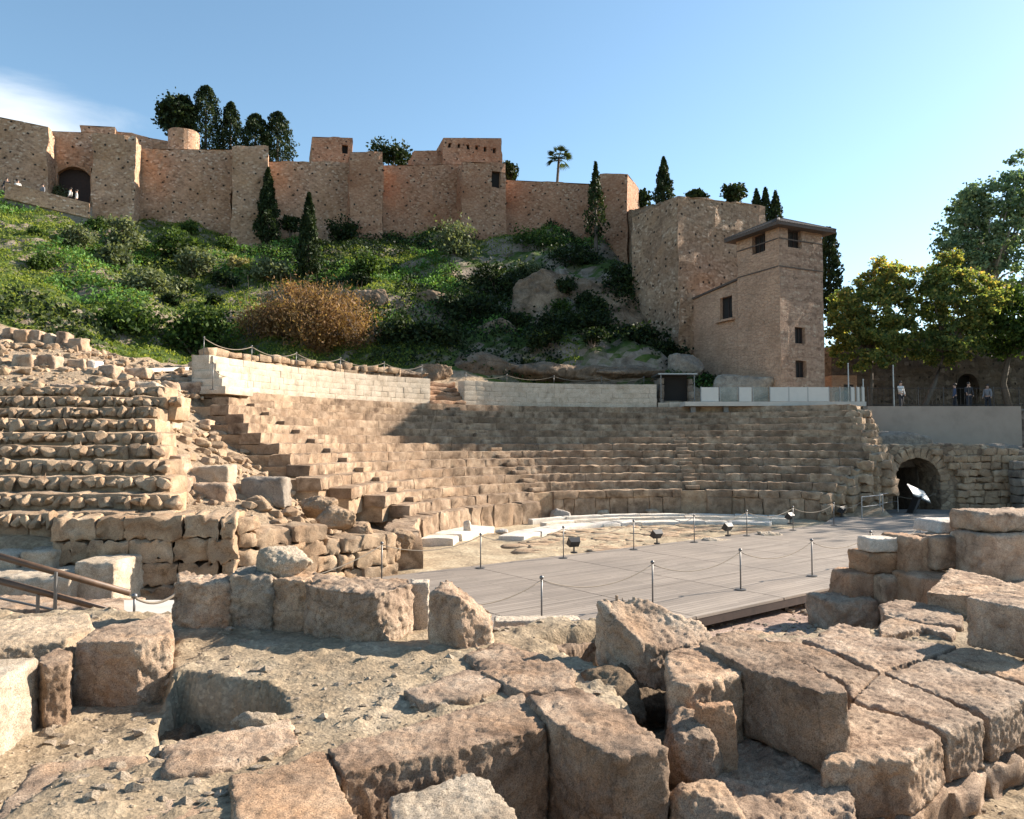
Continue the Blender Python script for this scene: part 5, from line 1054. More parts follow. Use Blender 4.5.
pp = rng.uniform((-24, 18, 0), (-5, 36, 1), (2600, 3)); px_, py_ = projpx(pp[:, 0], pp[:, 1], H(pp[:, 0], pp[:, 1])); k = (px_ > -20) & (px_ < 330) & (np.hypot(pp[:, 0]-CX, pp[:, 1]-CY) > 12.5) & (pp[:, 1] < yb(pp[:, 0])+.5)
pp = pp[k]; hz = H(pp[:, 0], pp[:, 1])
for q, z in zip(pp, hz):
    r_ = .05+.22*rng.uniform()**3; V, Fs = HULLS[rng.randint(len(HULLS))]; mb.add(V*r_*1.1*np.array((1.2, 1, .75))+np.array((q[0], q[1], z+r_*.2)), Fs, rng.uniform())
tag(mb.build('rubble', M['ashlar'], None, False, (0, 0, 0)), kind='stuff')
# low blocks and handrail at the far left
wblock('big pale squared block behind the right end of the handrail', 78, 118, 15.6, -.1, 1.02, 1.6, 'rockpale', vox=.05)
wblock('pale rough block behind the handrail, cut by the left edge', -30, 74, 15.3, -.2, .78, 1.4, 'rockpale', vox=.06, amp=.06)
wblock('rounded block behind the upper rail, left of the tall wall', 22, 58, 16.2, .2, 1.16, .8, 'rockpale', vox=.05, amp=.07, smooth=6)
wblock('rounded pale stone behind the upper rail at the left edge', -14, 20, 16.1, .3, 1.12, .8, 'rockpale', vox=.05, amp=.07, smooth=6)
wblock('long low footing of small rubble under the handrail', -40, 126, 14.0, -.1, .42, 1.0, 'rock', vox=.06, amp=.08)
hr = thing('handrail', 'brown handrail with two sloping rails at the left edge', 'handrail', PY(60, 615, 12.2))
for (ya, yb2, xe) in ((554, 593, 130), (579, 614, 124)):
    p, q = PY(-30, ya-6, 12.0), PY(xe, yb2, 12.6); mk('rail', *tube([p, q], .052, 10), M['wood'], hr, True)
for xx, yt in ((38, 595), (56, 572)):
    p = PY(xx, yt, 12.25); mk('post', *tube([p, (p[0], p[1], .3)], .028, 8), M['metal'], hr)
p, q = PY(-30, 592, 12.2), PY(60, 611, 12.4); mk('low_rail', *tube([p, q], .02, 8), M['metal'], hr)
V = np.concatenate([[PZ(x, y, .95) for x, y in ((124, 618), (174, 616), (174, 600), (124, 600))]]); V = np.concatenate([V-np.array((0, 0, .12)), V])
rp = mk('walkway_board', V, [(3, 2, 1, 0), (4, 5, 6, 7), (0, 1, 5, 4), (1, 2, 6, 5), (2, 3, 7, 6), (3, 0, 4, 7)], M['concrete']); tag(rp, 'pale walkway board between the handrail and the standing blocks', 'walkway')
# ------------------------------------------------------------------ rope barriers
def make_post(base, label, group, h=.95, mat='metal'):
    t = thing('rope_post', label, 'barrier post', base, group); b = np.array(base)
    V, Fs = tube([b, b+(0, 0, .025)], .13, 20); mk('base_plate', V, Fs, M[mat], t)
    mk('pole', *tube([b+(0, 0, .02), b+(0, 0, h-.03)], .017, 10), M[mat], t, True)
    V, Fs = ICO2; mk('knob', V*.042+b+(0, 0, h-.02), Fs, M[mat], t, True); return t
def make_rope(a, b, label, group, sag=.27, rad=.011, mat='rope', zo=.88):
    a, b = np.array(a)+(0, 0, zo), np.array(b)+(0, 0, zo); t = np.linspace(0, 1, 15)
    P = a+(b-a)*t[:, None]; P[:, 2] -= sag*4*t*(1-t); return tag(mk('rope', *tube(P, rad, 6), M[mat], None, True), label, 'rope', group)
pn = {n: dk(3.03*n, 0, 0) for n in range(-2, 9)}; pf = {n: dk(3.03*n, 6.25, 0) for n in range(-1, 7)}
near_l = {-1: 'near row barrier post whose foot is hidden by the foreground rocks', 0: 'near row barrier post standing just right of the tilted rock', 1: 'near row barrier post in the middle of the stage front', 2: 'near row barrier post left of the ruined block stack', 3: 'near row barrier post just behind the carved marble piece', 4: 'near row barrier post behind the white marble slab', 5: 'near row barrier post farthest right, mostly hidden by the block stack'}
for n, l in near_l.items(): make_post(pn[n], l, 'barrier posts along the near stage edge')
far_l = {-1: 'far row barrier post at the left end of the orchestra, beside the lowest seats', 0: 'far row barrier post beside the broken white slabs', 1: 'far row barrier post before the broad marble band', 2: 'far row barrier post before the middle of the marble arcs', 3: 'far row barrier post below the shaded radial stair', 4: 'far row barrier post at the right end of the marble arcs', 5: 'far row barrier post where the rope starts rising to the right', 6: 'far row barrier post nearest the steel railing'}
for n, l in far_l.items(): make_post(pf[n], l, 'barrier posts along the far stage edge')
names = {-1: 'leftmost', 0: 'second', 1: 'third', 2: 'fourth', 3: 'fifth', 4: 'sixth', 5: 'seventh', 6: 'eighth'}
nn_ = sorted(near_l)
for a, b_ in zip(nn_[:-1], nn_[1:]): make_rope(pn[a], pn[b_], f'{names[a]} sagging rope from the left along the near edge of the stage', 'ropes along the near stage edge')
make_rope(pn[-2]+np.array((.3, .2, 0)), pn[-1], 'rope running down left behind the leaning wedge block', 'ropes along the near stage edge')
ff = sorted(far_l)
for a, b_ in zip(ff[:-1], ff[1:]): make_rope(pf[a], pf[b_], f'{names[a]} sagging rope from the left along the far edge of the stage', 'ropes along the far stage edge', .25)
lp = PY(360, 560, 18.2); make_rope((lp[0]-1.2, lp[1]-.6, -.55), pf[-1], 'rope rising to the far row post beside the lowest seats', 'ropes along the far stage edge', .1)
e1, e2 = PZ(134, 619, .95), PZ(178, 612, .95)
make_post(e1, 'slim post with a rope at the pale walkway board', None, .34); make_rope(e1, e2, 'short pale rope above the walkway board beside the standing blocks', None, .12, .02, zo=.30)
# ropes on the cream wall top
tp = [pol(21.9, a, 7.16) for a in (164.0, 156, 148.5, 141, 133.5, 127)]
for i, q in enumerate(tp): make_post(q, ['slim post at the left end of the cream wall top', 'second slim post on the cream wall top', 'third slim post on the cream wall top', 'fourth slim post on the cream wall top', 'fifth slim post on the cream wall top', 'slim post on the cream wall top beside the broken stair'][i], 'posts on the cream wall', .8)
for i in range(5): make_rope(tp[i], tp[i+1], f'{names[i-1]} rope from the left along the top of the cream wall', 'ropes on the cream wall', .28, .016, zo=.74)
lw = pol(20.5, 167.5, 5.6); make_post(lw, 'slim post on the stepped stones at the end of the cream wall', None, 1.1); make_rope(lw, pol(21.2, 161, 5.75), 'rope hanging across the stepped stones at the wall end', None, .3, .016)
rp_ = [pol(22.2, a, 7.16) for a in (119, 112, 104, 96, 89)]
for i in range(4): make_rope(rp_[i], rp_[i+1], f'{names[i-1]} rope from the left above the right hand pale wall', 'ropes on the right pale wall', .25, .014, zo=.5)
for i, q in enumerate(rp_): make_post(q, ['slim post right of the broken stair', 'second slim post on the right pale wall', 'third slim post on the right pale wall', 'fourth slim post on the right pale wall', 'slim post nearest the dark canopy entrance'][i], 'posts on the right pale wall', .55)
# stage floodlights
def flood(px, py, label, az):
    b = PY(px, py, 22); d = ray(px, py); b = PZ(px, py, .0); t = thing('floodlight', label, 'floodlight', b, 'floodlights at the orchestra edge')
    mk('foot', *tube([b, b+(0, 0, .04)], .11, 12), M['black'], t); mk('bracket', *tube([b+(0, 0, .03), b+(0, 0, .22)], .025, 8), M['black'], t)
    V, Fs = box(-.16, .16, -.09, .09, -.11, .11); a = R(az); V[V[:, 1] > 0] *= np.array((1.25, 1, 1.25)); V = V@np.array(((1, 0, 0), (0, .8, .6), (0, -.6, .8))); V = np.stack([V[:, 0]*math.cos(a)-V[:, 1]*math.sin(a), V[:, 0]*math.sin(a)+V[:, 1]*math.cos(a), V[:, 2]], 1)
    mk('housing', V+b+(0, 0, .33), Fs, M['black'], t)
flood(574, 553, 'dark floodlight before the left end of the marble arcs', 20); flood(657, 544, 'dark floodlight in the middle of the orchestra edge', 30); flood(728, 536, 'dark floodlight below the shaded stair', 35); flood(790, 524, 'pale topped floodlight at the right end of the marble arcs', 40); flood(842, 517, 'small floodlight nearest the steel railing', 40)
for lab, px, py, rx, rz in [('white marble boulder lying on the orchestra floor by the seat podium', 560, 516, .55, .32), ('pale stone lump against the middle of the seat podium', 603, 513, .45, .22), ('pale stone lump against the podium, left of the shaded stair', 652, 513, .4, .22), ('thin upright stone fragment near the broken white slabs', 467, 534, .18, .42), ('white stone scrap near the broken white slabs', 502, 530, .3, .12), ('low stone at the right end of the orchestra', 770, 535, .5, .15), ('flat stone step at the right end of the orchestra', 716, 540, .6, .14)]:
    q = PZ(px, py+3, -.12); boulder(lab, q+(0, 0, rz*.6), (rx, rx*.8, rz), 'marble' if 'white' in lab else 'rockpale', .16, int(px), 'loose_stone', 'stone', flat=1)
rng = np.random.RandomState(31); mb = MB()
for k in range(260):
    r_ = 8*math.sqrt(rng.uniform(.05, 1)); a = R(rng.uniform(45, 185)); s_ = rng.uniform(.08, .42); V, Fs = ICO2; q = np.array((CX+r_*math.cos(a), CY+r_*math.sin(a), -.21)); mb.add(np.sign(V)*np.abs(V)**.6*np.array((s_*1.3, s_, .05+s_*.12))*(1+.2*fbm(V*2+k, 2, 1))[:, None]+q, Fs, rng.uniform())
tag(mb.build('broken_paving', M['ashlar'], None, True, (0, 0, 0)), kind='stuff')
# ------------------------------------------------------------------ right hand side
# platform and balustrades above the seats
sl0, sl1, sy0, sy1 = PY(684, 400, 46)[0], PY(864, 400, 46)[0], 45.7, 49.2
pf_ = thing('viewing_platform', 'pale viewing platform slab with white and glass balustrade panels above the right seats', 'platform', (sl0+5, 46, 5.7))
V, Fs = box(sl0, sl1, sy0, sy1, 5.72, 5.98); mk('slab', V, Fs, M['concrete'], pf_)
for i, x in enumerate(np.linspace(sl0+.6, sl1-.3, 6)): V, Fs = box(x-.15, x+.15, sy0+.5, sy0+.8, 2.5, 5.717); mk('support', V, Fs, M['metal'], pf_)
def panel(a, b_, mat, y=45.85):
    x0, x1 = PY(a, 400, y)[0], PY(b_, 400, y)[0]; V, Fs = box(x0+.02, x1-.02, y, y+.03, 6.0, 6.86); mk('panel', V, Fs, M[mat], pf_)
    V, Fs = box(x0-.02, x0+.02, y-.02, y+.05, 5.985, 6.9); mk('panel_post', V, Fs, M['steel'], pf_)
for a, b_, mt in ((701, 719, 'whitepanel'), (720, 738, 'glass'), (739, 752, 'whitepanel'), (753, 769, 'glass')): panel(a, b_, mt)
for a, b_ in ((770, 789), (789, 808), (808, 829)): panel(a, b_, 'whitepanel', 45.78)
for a, b_ in ((829, 840), (840, 850)): panel(a, b_, 'glass')
for a, b_ in ((851, 855), (857, 860), (862, 865)): panel(a, b_, 'whitepanel', 45.78)
xe = PY(864, 400, 45.9)[0]; V, Fs = box(xe-.03, xe+.0, 45.9, 50, 6.0, 6.86); mk('panel', V, Fs, M['glass'], pf_)
# canopy entrance above the shaded seats
ex0, ex1 = PY(659, 400, 48)[0], PY(693, 400, 48)[0]
en = thing('canopy_entrance', 'dark stair entrance under a thin pale metal canopy above the shaded seats', 'entrance', ((ex0+ex1)/2, 48, 5.7))
V, Fs = box(ex0+.3, ex1-.3, 48.3, 48.5, 5.4, 7.77); mk('opening', V, Fs, M['shadefill'], en)  # dark slab stands in for the unlit depth of the entrance
for x in (ex0, ex1-.3):
    B = Blocks(); fr_, _l = line_frame((x, 47.9), (x+.3, 47.9), 0)
    for k in range(5): B.add(0, .32, 0, 2.0, 5.5+.42*k, 5.5+.42*(k+1)-.02, fr_, .04, (3, 4, 2))
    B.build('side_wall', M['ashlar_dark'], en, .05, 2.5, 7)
V, Fs = box(ex0-.15, ex1+.15, 47.4, 49.8, 7.78, 7.86); mk('canopy', V, Fs, M['steel'], en)
for x in (ex0+.03, ex1-.03): mk('canopy_post', *tube([(x, 47.5, 5.7), (x, 47.5, 7.78)], .04, 8), M['metal'], en)
for k in range(2): V, Fs = box(ex0+.35, ex1-.35, 47.5+.35*k, 48.29, 5.6+.2*k, 5.597+.2*(k+1)); mk('step', V, Fs, M['ashlar_dark'], en)
B = Blocks(); blocks_arc(B, 21.4, .8, 5.66, 6.05, 87.0, 78.5, .5, 1.1, .02, .03, (3, 2, 2)); tag(B.build('low_wall', M['whitewall'], None, .02, 3, 5), 'low pale kerb wall below the canopy entrance', 'wall')
rng = np.random.RandomState(2)
boulder('earth covered rubble mound below the brick annex', PY(738, 388, 48.9), (2.7, 1.2, 1.1), 'rockgrey', .2, 41, 'rubble_mound', 'rubble')
boulder('dark rubble heap at the foot of the bastion beside the canopy', PY(683, 368, 52.0), (1.5, 1.2, 1.5), 'rockgrey', .22, 43, 'rubble_mound', 'rubble')
for lab, px, py, rx, rz, mt, s in [('long grey rock band above the right hand pale wall', 560, 368, 4.2, .9, 'cliff', 44), ('rough rock shoulder just right of the broken stair', 478, 364, 2.4, 1.1, 'cliff', 45), ('rock band before the canopy entrance', 625, 370, 2.8, .8, 'cliff', 46),
    ('dark rubble rock behind the broken stair', 432, 372, 1.6, .8, 'cliff', 55), ('rock ledge between the stair and the brown bush', 398, 370, 1.8, .5, 'cliff', 56), ('pale rock outcrop on the slope above the brown bush', 367, 298, 1.7, 1.1, 'cliff', 47), ('brown rock outcrop in the middle of the dark slope', 432, 297, 1.8, .9, 'cliff', 48), ('grey rock face low on the dark slope', 500, 326, 1.5, .9, 'cliff', 49)]:
    h = hit(px, py+4, 40, 80); boulder(lab, h, (rx*1.15, rx*.45, rz), mt, .3, s, 'rock_outcrop', 'rock')
def cliff(label, pts, seed, mat):
    """outline of bare rock face (px, py, Y at top, Y at bottom) as a thick displaced body"""
    top = [PY(x, y0, Y0) for x, y0, y1, Y0, Y1 in pts]; bot = [PY(x, y1, Y1) for x, y0, y1, Y0, Y1 in pts]; n = len(pts)
    bk = [np.array(t)+np.array((.6, 4, -.2)) for t in top]; bb = [np.array((k[0], k[1], b[2]-1)) for k, b in zip(bk, bot)]; V = np.array(top+bot+bk+bb); Fs = []
    for i in range(n-1): Fs += [(i, n+i, n+i+1, i+1), (2*n+i, i, i+1, 2*n+i+1), (3*n+i, 2*n+i, 2*n+i+1, 3*n+i+1), (n+i, 3*n+i, 3*n+i+1, n+i+1)]
    Fs += [(0, 2*n, 3*n, n), (n-1, 2*n-1, 4*n-1, 3*n-1)]
    return finish('rock_cliff', *remesh_rock(V, Fs, .16, 2, .42, .45, seed, .1), M[mat], label, 'cliff', None)
cliff('bare beige rock cliff under the corner fortress tower', [(512, 282, 326, 60.5, 58.5), (540, 268, 336, 61, 58), (575, 276, 340, 61.5, 57.5), (605, 282, 342, 61.5, 57), (632, 292, 345, 61, 56.8), (662, 326, 352, 59, 56.5)], 5, 'cliff')
# low dry stone wall behind the cream wall
B = Blocks()
for ci in range(3): blocks_arc(B, 24.3, .6, 6.9+.36*ci, 6.9+.36*(ci+1), 158, 127, .35, .9, .07, .08, (3, 3, 2), skip=.1 if ci == 2 else 0)
tag(B.build('dry_stone_wall', M['ashlar'], None, .07, 2.5, 95), 'low dry stone wall behind the cream wall, below the brown bush', 'wall')
p0, p1 = hit(148, 375), hit(212, 372)
V, Fs = obox(p0, p1, .5, 0, .16); V[:, 2] += np.array([p0[2], p1[2], p1[2], p0[2]]*2)+.12; tag(mk('path_edging', V, Fs, M['concrete']), 'pale straight path edging leading to the cream wall end', 'kerb')
# vaulted passage
aw = thing('passage_arch_wall', 'ruined stone wall with a dark round arched passage, right of the seats', 'ruin', (21, 40, -.2))
ax0, ax1, zt = 17.8, 30.5, 3.35; ac, ar, zsp = 21.25, 1.22, 1.5
V = []; Fs = []; ns = 18; outer = []
arcp = [(ac-ar, -.5)]+[(ac-ar*math.cos(math.pi*k/ns), zsp+ar*math.sin(math.pi*k/ns)) for k in range(ns+1)]+[(ac+ar, -.5)]
prof = [(ax0, -.5)]+arcp+[(ax1, -.5), (ax1, 2.9), (28.5, 3.25), (26.5, 3.0), (25.0, 3.38), (23.5, 3.45), (ax0+1.5, 3.4), (ax0, 3.1)]
n = len(prof); W = np.array([(x, 40.0, z) for x, z in prof]+[(x, 42.2, z) for x, z in prof]); Fs = [tuple(range(n)), tuple(range(2*n-1, n-1, -1))]+[(i, n+i, n+(i+1) % n, (i+1) % n) for i in range(n)]
P, Q, out = remesh_rock(W, Fs, .07, 1, .07, 1.6, 8, .06); mk('wall', P, Q, M['archstone'], aw, True, uv=np.stack([P[:, 0]+P[:, 1], P[:, 2]], 1)); bpy.data.meshes.remove(out)
B = Blocks()
for k in range(13):
    t0, t1 = math.pi*k/13, math.pi*(k+1)/13; tm = (t0+t1)/2
    def fr(p, tm=tm): r_ = p[:, 2]; return np.stack([ac-np.cos(tm)*r_-np.sin(tm)*p[:, 0]*-1*1.0, 39.9+p[:, 1], zsp+np.sin(tm)*r_+np.cos(tm)*p[:, 0]], 1)
    B.add(-.16, .16, 0, .5, ar-.03, ar+.5, fr, .03, (2, 2, 3))
B.build('voussoirs', M['ashlar'], aw, .03, 3, 4)
V, Fs = box(ac-1.6, ac+1.6, 47, 47.2, -.5, 3.3); mk('passage_end_shade', V, Fs, M['shadefill'], aw)  # black sheet in place of the shade deep in the passage
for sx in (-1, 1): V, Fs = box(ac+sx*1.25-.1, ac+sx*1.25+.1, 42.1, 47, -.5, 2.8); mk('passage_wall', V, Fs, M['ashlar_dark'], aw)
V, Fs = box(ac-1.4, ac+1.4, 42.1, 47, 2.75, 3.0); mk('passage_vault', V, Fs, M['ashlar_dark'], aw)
boulder('low vaulted rubble mound on top of the arched passage', (21.4, 43.0, 3.2), (2.9, 2.2, 1.15), 'rockgrey', .12, 51, 'rubble_mound', 'rubble', flat=1)
boulder('flattened rubble spread right of the mound over the passage', (25.6, 43.2, 3.1), (3.0, 1.8, .45), 'rockgrey', .15, 52, 'rubble_mound', 'rubble', flat=1)
B = Blocks(); inar = lambda f, z: (abs(17.8+f*12.7-ac) < ar+.75 and z-.3 < zsp) or math.hypot(17.8+f*12.7-ac, z-.3-zsp) < ar+.72
blocks_line(B, (17.8, 39.72), (30.5, 39.72), .4, [.36]*10, .4, .9, -.4, .05, .04, (6, 2, 4), gap=.02, drop=lambda f, z: not inar(f, z) and z < 3.5+.25*math.sin(f*23))
B.build('stone_facing', M['ashlar'], aw, .055, 3, 77, octv=5, pit=.08)
B = Blocks(); blocks_line(B, (25.6, 38.2), (34, 37.6), 1.2, [.42]*9, .5, 1.1, -.4, .06, .05, (6, 3, 4), gap=.02, drop=lambda f, z: z < 3.0+.9*f+.3*math.sin(f*31))
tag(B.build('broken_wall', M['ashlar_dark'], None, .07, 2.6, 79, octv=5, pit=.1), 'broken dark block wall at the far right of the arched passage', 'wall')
# ragged rubble end of the seats
rng = np.random.RandomState(15); B = Blocks()
for k in range(13):
    r, z = rk(k), zk(k)
    for q in range(2 if k > 2 else 1):
        a = aR[k]-.3-q*1.3-rng.uniform(0, .4); zz = z-.36*q*rng.uniform(.7, 1.2)-.1; s_ = rng.uniform(.25, .42); rm = r
        for h_ in range(4):
            zt_ = zz-.42*h_
            if zt_ > -.3: B.add(R(a)*rm-s_*rng.uniform(.8, 1.2), R(a)*rm+s_*rng.uniform(.8, 1.2), rng.uniform(-.25, .15), .9, zt_-.44, zt_, arc_frame(rm), .06, (5, 4, 4))
tag(B.build('rubble_end_wall', M['ashlar'], None, .09, 2.8, 57, octv=5, pit=.12), 'ragged rubble core exposed at the right end of the seats', 'rubble')
B = Blocks(); q0, q1 = pol(13.0, 55, 0), (18.4, 39.6)
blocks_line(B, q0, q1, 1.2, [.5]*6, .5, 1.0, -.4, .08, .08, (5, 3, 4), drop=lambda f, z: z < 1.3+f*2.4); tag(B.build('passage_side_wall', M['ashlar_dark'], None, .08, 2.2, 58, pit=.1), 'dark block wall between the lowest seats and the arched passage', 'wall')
pv = [dk(20, -1.15, -.01), dk(27.2, -1.15, -.01), dk(30, 1, -.01), (32, 40.2, -.01), (17.5, 40.2, -.01), dk(18, 6.7, -.01)]
tag(mk('passage_forecourt', [tuple(p) for p in pv]+[(p[0], p[1], -.4) for p in pv], [tuple(range(6))]+[(i, 6+i, 6+(i+1) % 6, (i+1) % 6) for i in range(6)], M['street'], origin=(0, 0, 0)), kind='structure')
# street, retaining wall, old wall behind
V, Fs = box(20.2, 90, 45.4, 76, -1.5, 5.52); tag(mk('street', V, Fs, M['street']), kind='structure')
V, Fs = box(PY(866, 407, 45)[0], PY(1019, 410, 45)[0], 44.8, 45.35, 1.5, 5.66); tag(mk('retaining_wall', V, Fs, M['plaster']), 'plain grey plastered retaining wall with slanting light streaks below the street', 'wall')
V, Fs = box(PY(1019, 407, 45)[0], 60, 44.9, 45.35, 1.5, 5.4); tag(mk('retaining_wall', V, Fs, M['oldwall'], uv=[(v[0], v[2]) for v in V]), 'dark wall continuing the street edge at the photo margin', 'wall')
ow0, ow1 = PY(832, 390, 61)[:2], np.array((64.0, 66.0)); dvec = (ow1-ow0)/np.linalg.norm(ow1-ow0); on = np.array((-dvec[1], dvec[0]))
def su(px): d = ray(px, 390); a = d[0]/d[1]; t = (a*ow0[1]-ow0[0])/(dvec[0]-a*dvec[1]); return t
ln_ = np.linalg.norm(ow1-ow0)
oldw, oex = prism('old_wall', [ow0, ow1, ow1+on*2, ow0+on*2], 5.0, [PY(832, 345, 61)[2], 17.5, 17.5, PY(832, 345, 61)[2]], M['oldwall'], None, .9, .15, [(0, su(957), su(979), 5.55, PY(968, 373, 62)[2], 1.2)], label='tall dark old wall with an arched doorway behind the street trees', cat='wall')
p, q, d, nr, z0, z1, dep = oex[0]; lw_ = np.linalg.norm(q-p); V = []
for k in range(13):
    u = lw_*k/12; zz = z1-1.0+1.0*math.sqrt(max(0, 1-(2*k/12-1)**2))
    for w_ in (-.01, .6): r_ = p+d*u-nr*w_; V += [(r_[0], r_[1], zz), (r_[0], r_[1], z1+.02)]
Fs = []
for k in range(12): a = 4*k; b_ = a+4; Fs += [(a, b_, b_+1, a+1), (a+2, a+3, b_+3, b_+2), (a, a+2, b_+2, b_)]
mk('arch', V, Fs, M['oldwall'], oldw, uv=[(v[0], v[2]) for v in V])
r0_, r1_ = p-nr*1.1, q-nr*1.1; V, Fs = obox(r0_-d*.1, r1_+d*.1, .1, 5.5, z1+.1); mk('doorway', V, Fs, M['shadefill'], oldw)  # dark sheet paints the shade within the arch
# little reddish building beside the tower
lb0 = PY(832, 392, 57); V, Fs = box(lb0[0], lb0[0]+1.9, 57, 60, 5.5, 8.6)
lb = mk('gate_house', V, Fs, M['brick'], uv=[(v[0]+v[1], v[2]) for v in V]); tag(lb, 'small reddish brick annex at the right foot of the roofed tower', 'building')
V, Fs = box(lb0[0]+.9, lb0[0]+1.6, 56.95, 57.05, 5.53, 7.9); mk('door', V, Fs, M['darkwood'], lb)
# street railing, poles
fn = thing('street_railing', 'thin dark railing along the top of the grey retaining wall', 'railing', (25, 45.2, 5.66))
fx0, fx1 = PY(868, 400, 45.2)[0], PY(1060, 400, 45.2)[0]
for z in (5.75, 6.75): mk('rail', *tube([(fx0, 45.2, z), (fx1, 45.2, z)], .016, 6), M['black'], fn)
mb = MB()
for x in np.arange(fx0, fx1, .24): V, Fs = tube([(x, 45.2, 5.75), (x, 45.2, 6.75)], .006, 4, False); mb.add(V, Fs)
mb.build('balusters', M['black'], fn)
for x in np.arange(fx0, fx1+.1, 1.5): mk('railing_post', *tube([(x, 45.2, 5.6), (x, 45.2, 6.85)], .022, 6), M['black'], fn)
for px, yt, lab in ((893, 366, 'tall thin pale pole on the street edge below the leaning plane tree'), (848, 364, 'thin pale pole at the platform end beside the tower'), (863, 380, 'short thin post at the platform corner')):
    q = PY(px, yt, 46); t = thing('pole', lab, 'pole', (q[0], 46, 5.5)); mk('shaft', *tube([(q[0], 46, 5.5), q], [.05, .035], 8), M['steel'], t); mk('cap', *tube([q, q+(0, 0, .06)], .045, 8), M['steel'], t)
# information desk and steel railings before the passage
ib = PZ(913, 513, 0); t = thing('information_lectern', 'slanted white topped information panel on a dark leaning post before the passage', 'sign', ib)
pa_, pb2 = ib, ib+np.array((.38, .1, .95)); V, Fs = obox(pa_-(.06, .3, 0), pa_-(.06, -.3, 0), .12, 0, .85); V[V[:, 2] > .5] += np.array((.38, .0, 0)); mk('post', V, Fs, M['black'], t)
V, Fs = box(-.42, .42, -.28, .28, -.03, .03); V[:, 2] += V[:, 1]*.8-V[:, 0]*.45; V = V+ib+np.array((.3, 0, 1.0)); mk('panel', V, Fs, M['whitepanel'], t)
V, Fs = box(-.44, .44, -.30, .30, -.09, -.033); V[:, 2] += V[:, 1]*.8-V[:, 0]*.45; V = V+ib+np.array((.3, 0, 1.0)); mk('tray', V, Fs, M['black'], t)
for px0, px1, pyb, Yz, lab in ((862, 883, 516, 0, 'steel tube barrier frame, the left one before the dark side wall'), (880, 898, 512, 0, 'steel tube barrier frame, the right one beside the passage arch')):
    a = PZ(px0, pyb+3, 0); b_ = PZ(px1, pyb, 0); t = thing('barrier_frame', lab, 'barrier', (a+b_)/2)
    for k, q in enumerate((a, b_)): mk('leg', *tube([q, q+(0, 0, 1.0)], .028, 8), M['steel'], t)
    mk('top_rail', *tube([a+(0, 0, 1.0), b_+(0, 0, 1.0)], .028, 8), M['steel'], t)
    m_ = (a+b_)/2; mk('mid_rail', *tube([a+(0, 0, .55), b_+(0, 0, .55)], .018, 8), M['steel'], t)
make_rope(pf[6], PZ(866, 516, 0), 'rope joining the last far row post to the steel barrier frames', 'ropes along the far stage edge', .3)
rp1, rp2 = PZ(896, 513, 0), PZ(938, 509, 0); make_rope(rp1, rp2, 'rope strung across the dark passage arch', None, .25)
# ------------------------------------------------------------------ people
def skin(name, joints, edges, mat, parent, sub=1):
    me = bpy.data.meshes.new(name); me.from_pydata([j[:3] for j in joints], edges, []); o = bpy.data.objects.new('tmp', me); COL.objects.link(o)
    s = o.modifiers.new('s', 'SKIN'); s.use_smooth_shade = True; sd = o.modifiers.new('d', 'SUBSURF'); sd.levels = sub; sd.render_levels = sub
    for i, j in enumerate(joints): me.skin_vertices[0].data[i].radius = (j[3], j[4] if len(j) > 4 else j[3])
    me.skin_vertices[0].data[0].use_root = True
    dg = bpy.context.evaluated_depsgraph_get(); out = bpy.data.meshes.new_from_object(o.evaluated_get(dg)); bpy.data.objects.remove(o)
    n = len(out.vertices); P = np.empty(n*3, np.float32); out.vertices.foreach_get('co', P); Fs = [tuple(p.vertices) for p in out.polygons]; bpy.data.meshes.remove(out); return P.reshape(-1, 3).astype(float), Fs
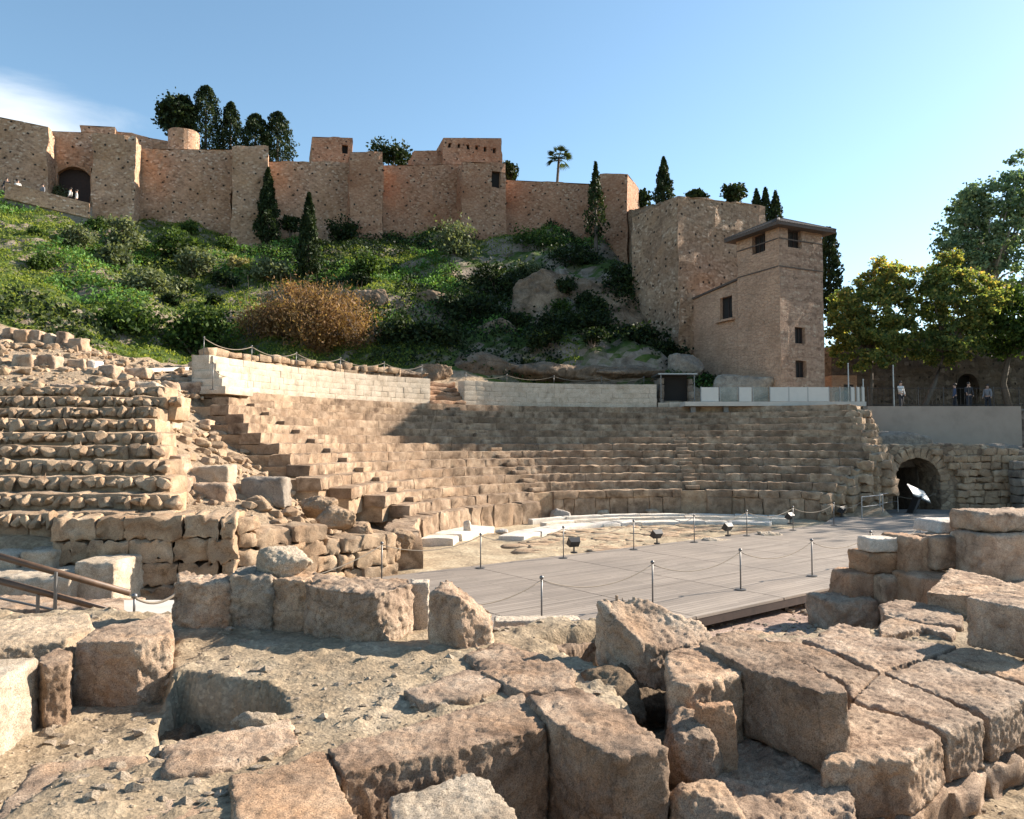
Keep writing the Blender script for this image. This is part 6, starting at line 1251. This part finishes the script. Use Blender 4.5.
def person(label, loc, face, shirt, trous, hair, group=None, arm=.0, stride=.12):
    t = thing('person', label, 'person', loc, group); sc = 1.0; a = R(face)
    def place(P): x, y = P[:, 0], P[:, 1]; return np.stack([x*math.cos(a)-y*math.sin(a)+loc[0], x*math.sin(a)+y*math.cos(a)+loc[1], P[:, 2]+loc[2]], 1)
    s = stride
    J = [(0, 0, .95, .13, .10), (0, 0, 1.15, .12, .09), (0, 0, 1.38, .15, .10), (0, 0, 1.50, .055), (0, .01, 1.60, .085, .10), (0, .015, 1.70, .08, .095), (.17, 0, 1.42, .06), (.23, .02+arm*.3, 1.16, .045), (.24, .12+arm*.5, .93+arm*.4, .035), (.245, .15+arm*.55, .84+arm*.5, .035, .02), (-.17, 0, 1.42, .06), (-.23, .0, 1.16, .045), (-.24, .07, .93, .035), (-.245, .09, .84, .035, .02),
         (.09, 0, .88, .09), (.10, s*.5, .50, .065), (.10, s*.6-.03, .09, .042), (.105, s*.6+.12, .04, .04), (-.09, 0, .88, .09), (-.10, -s*.3, .50, .065), (-.10, -s-.03, .09, .042), (-.105, -s+.12, .04, .04)]
    E = [(0, 1), (1, 2), (2, 3), (3, 4), (4, 5), (2, 6), (6, 7), (7, 8), (8, 9), (2, 10), (10, 11), (11, 12), (12, 13), (0, 14), (14, 15), (15, 16), (16, 17), (0, 18), (18, 19), (19, 20), (20, 21)]
    P, Fs = skin('person_body', J, E, None, t); mk('body', place(P), Fs, M['skin'], t, True)
    k = [0, 1, 2, 6, 7, 8, 10, 11, 12]; mp = {v: i for i, v in enumerate(k)}
    P, Fs = skin('shirt', [(*J[v][:3], *[r+.022 for r in J[v][3:]]) for v in k], [(mp[x], mp[y]) for x, y in E if x in mp and y in mp], None, t); mk('shirt', place(P), Fs, M[shirt], t, True)
    k = [0, 14, 15, 16, 18, 19, 20]; mp = {v: i for i, v in enumerate(k)}
    P, Fs = skin('trousers', [(*J[v][:3], *[r+.02 for r in J[v][3:]]) for v in k], [(mp[x], mp[y]) for x, y in E if x in mp and y in mp], None, t); mk('trousers', place(P), Fs, M[trous], t, True)
    V, Fs = ICO2; mk('hair', place(V*np.array((.098, .115, .10))+np.array((0, -.02, 1.70))), Fs, M[hair], t, True); return t
M['skin'] = plain('skin', (.45, .27, .19), .6, 0, .05, 20, 0); M['cloth_white'] = plain('white_cloth', (.62, .60, .56), .9, 0, .1, 20, 0); M['cloth_dark'] = plain('dark_cloth', (.025, .026, .032), .9, 0, .2, 20, 0)
M['cloth_blue'] = plain('blue_cloth', (.06, .08, .14), .9, 0, .2, 20, 0); M['hair'] = plain('dark_hair', (.03, .02, .015), .7, 0, .2, 40, 0); M['cloth_grey'] = plain('grey_cloth', (.20, .20, .21), .9, 0, .2, 20, 0)
def street_pt(px, Y): d = ray(px, 405); return (d[0]/d[1]*Y, Y, 5.52)
person('person in a pale shirt and dark trousers standing alone by the street railing', street_pt(901, 46.6), 200, 'cloth_white', 'cloth_dark', 'hair', arm=.5)
person('person in dark clothes in front of the arched doorway', street_pt(969, 47.5), 170, 'cloth_dark', 'cloth_dark', 'hair', arm=.4)
person('person in dark blue clothes left of the arched doorway', street_pt(955, 48.5), 60, 'cloth_blue', 'cloth_dark', 'hair')
person('person in grey top right of the arched doorway', street_pt(988, 49.0), 120, 'cloth_grey', 'cloth_dark', 'hair')
for lab, px, off, sh, ht in (('visitor in dark clothes at the far left of the gateway walkway', 7, 4.6, 'cloth_dark', 178), ('visitor in white beside the one in dark clothes on the gateway walkway', 18, 4.5, 'cloth_white', 180), ('visitor in grey in the middle of the gateway walkway', 43, 4.4, 'cloth_grey', 184), ('visitor in white, left one of the pair in front of the dark gateway', 71, 4.3, 'cloth_white', 188), ('visitor in white, right one of the pair in front of the dark gateway', 77, 4.3, 'cloth_white', 190)):
    q = fpt(px, off); z = PY(px, ht, q[1])[2]-1.75; person(lab, (q[0], q[1], z), random.uniform(0, 360), sh, 'cloth_dark', 'hair', 'visitors on the gateway walkway')
wk = [fpt(-20, 5.9), fpt(93, 5.1), fpt(93, .6), fpt(-20, 3.0)]; wz = [PY(0, 188, wk[0][1])[2]-.6, PY(90, 204, wk[1][1])[2]-.3]
V = [(*q, wz[k in (1, 2)]) for k, q in enumerate(wk)]+[(*q, wz[k in (1, 2)]-3) for k, q in enumerate(wk)]
tag(mk('gateway_path', V, [(0, 1, 2, 3)]+[(i, 4+i, 4+(i+1) % 4, (i+1) % 4) for i in range(4)], M['street'], origin=(0, 0, 0)), kind='structure')
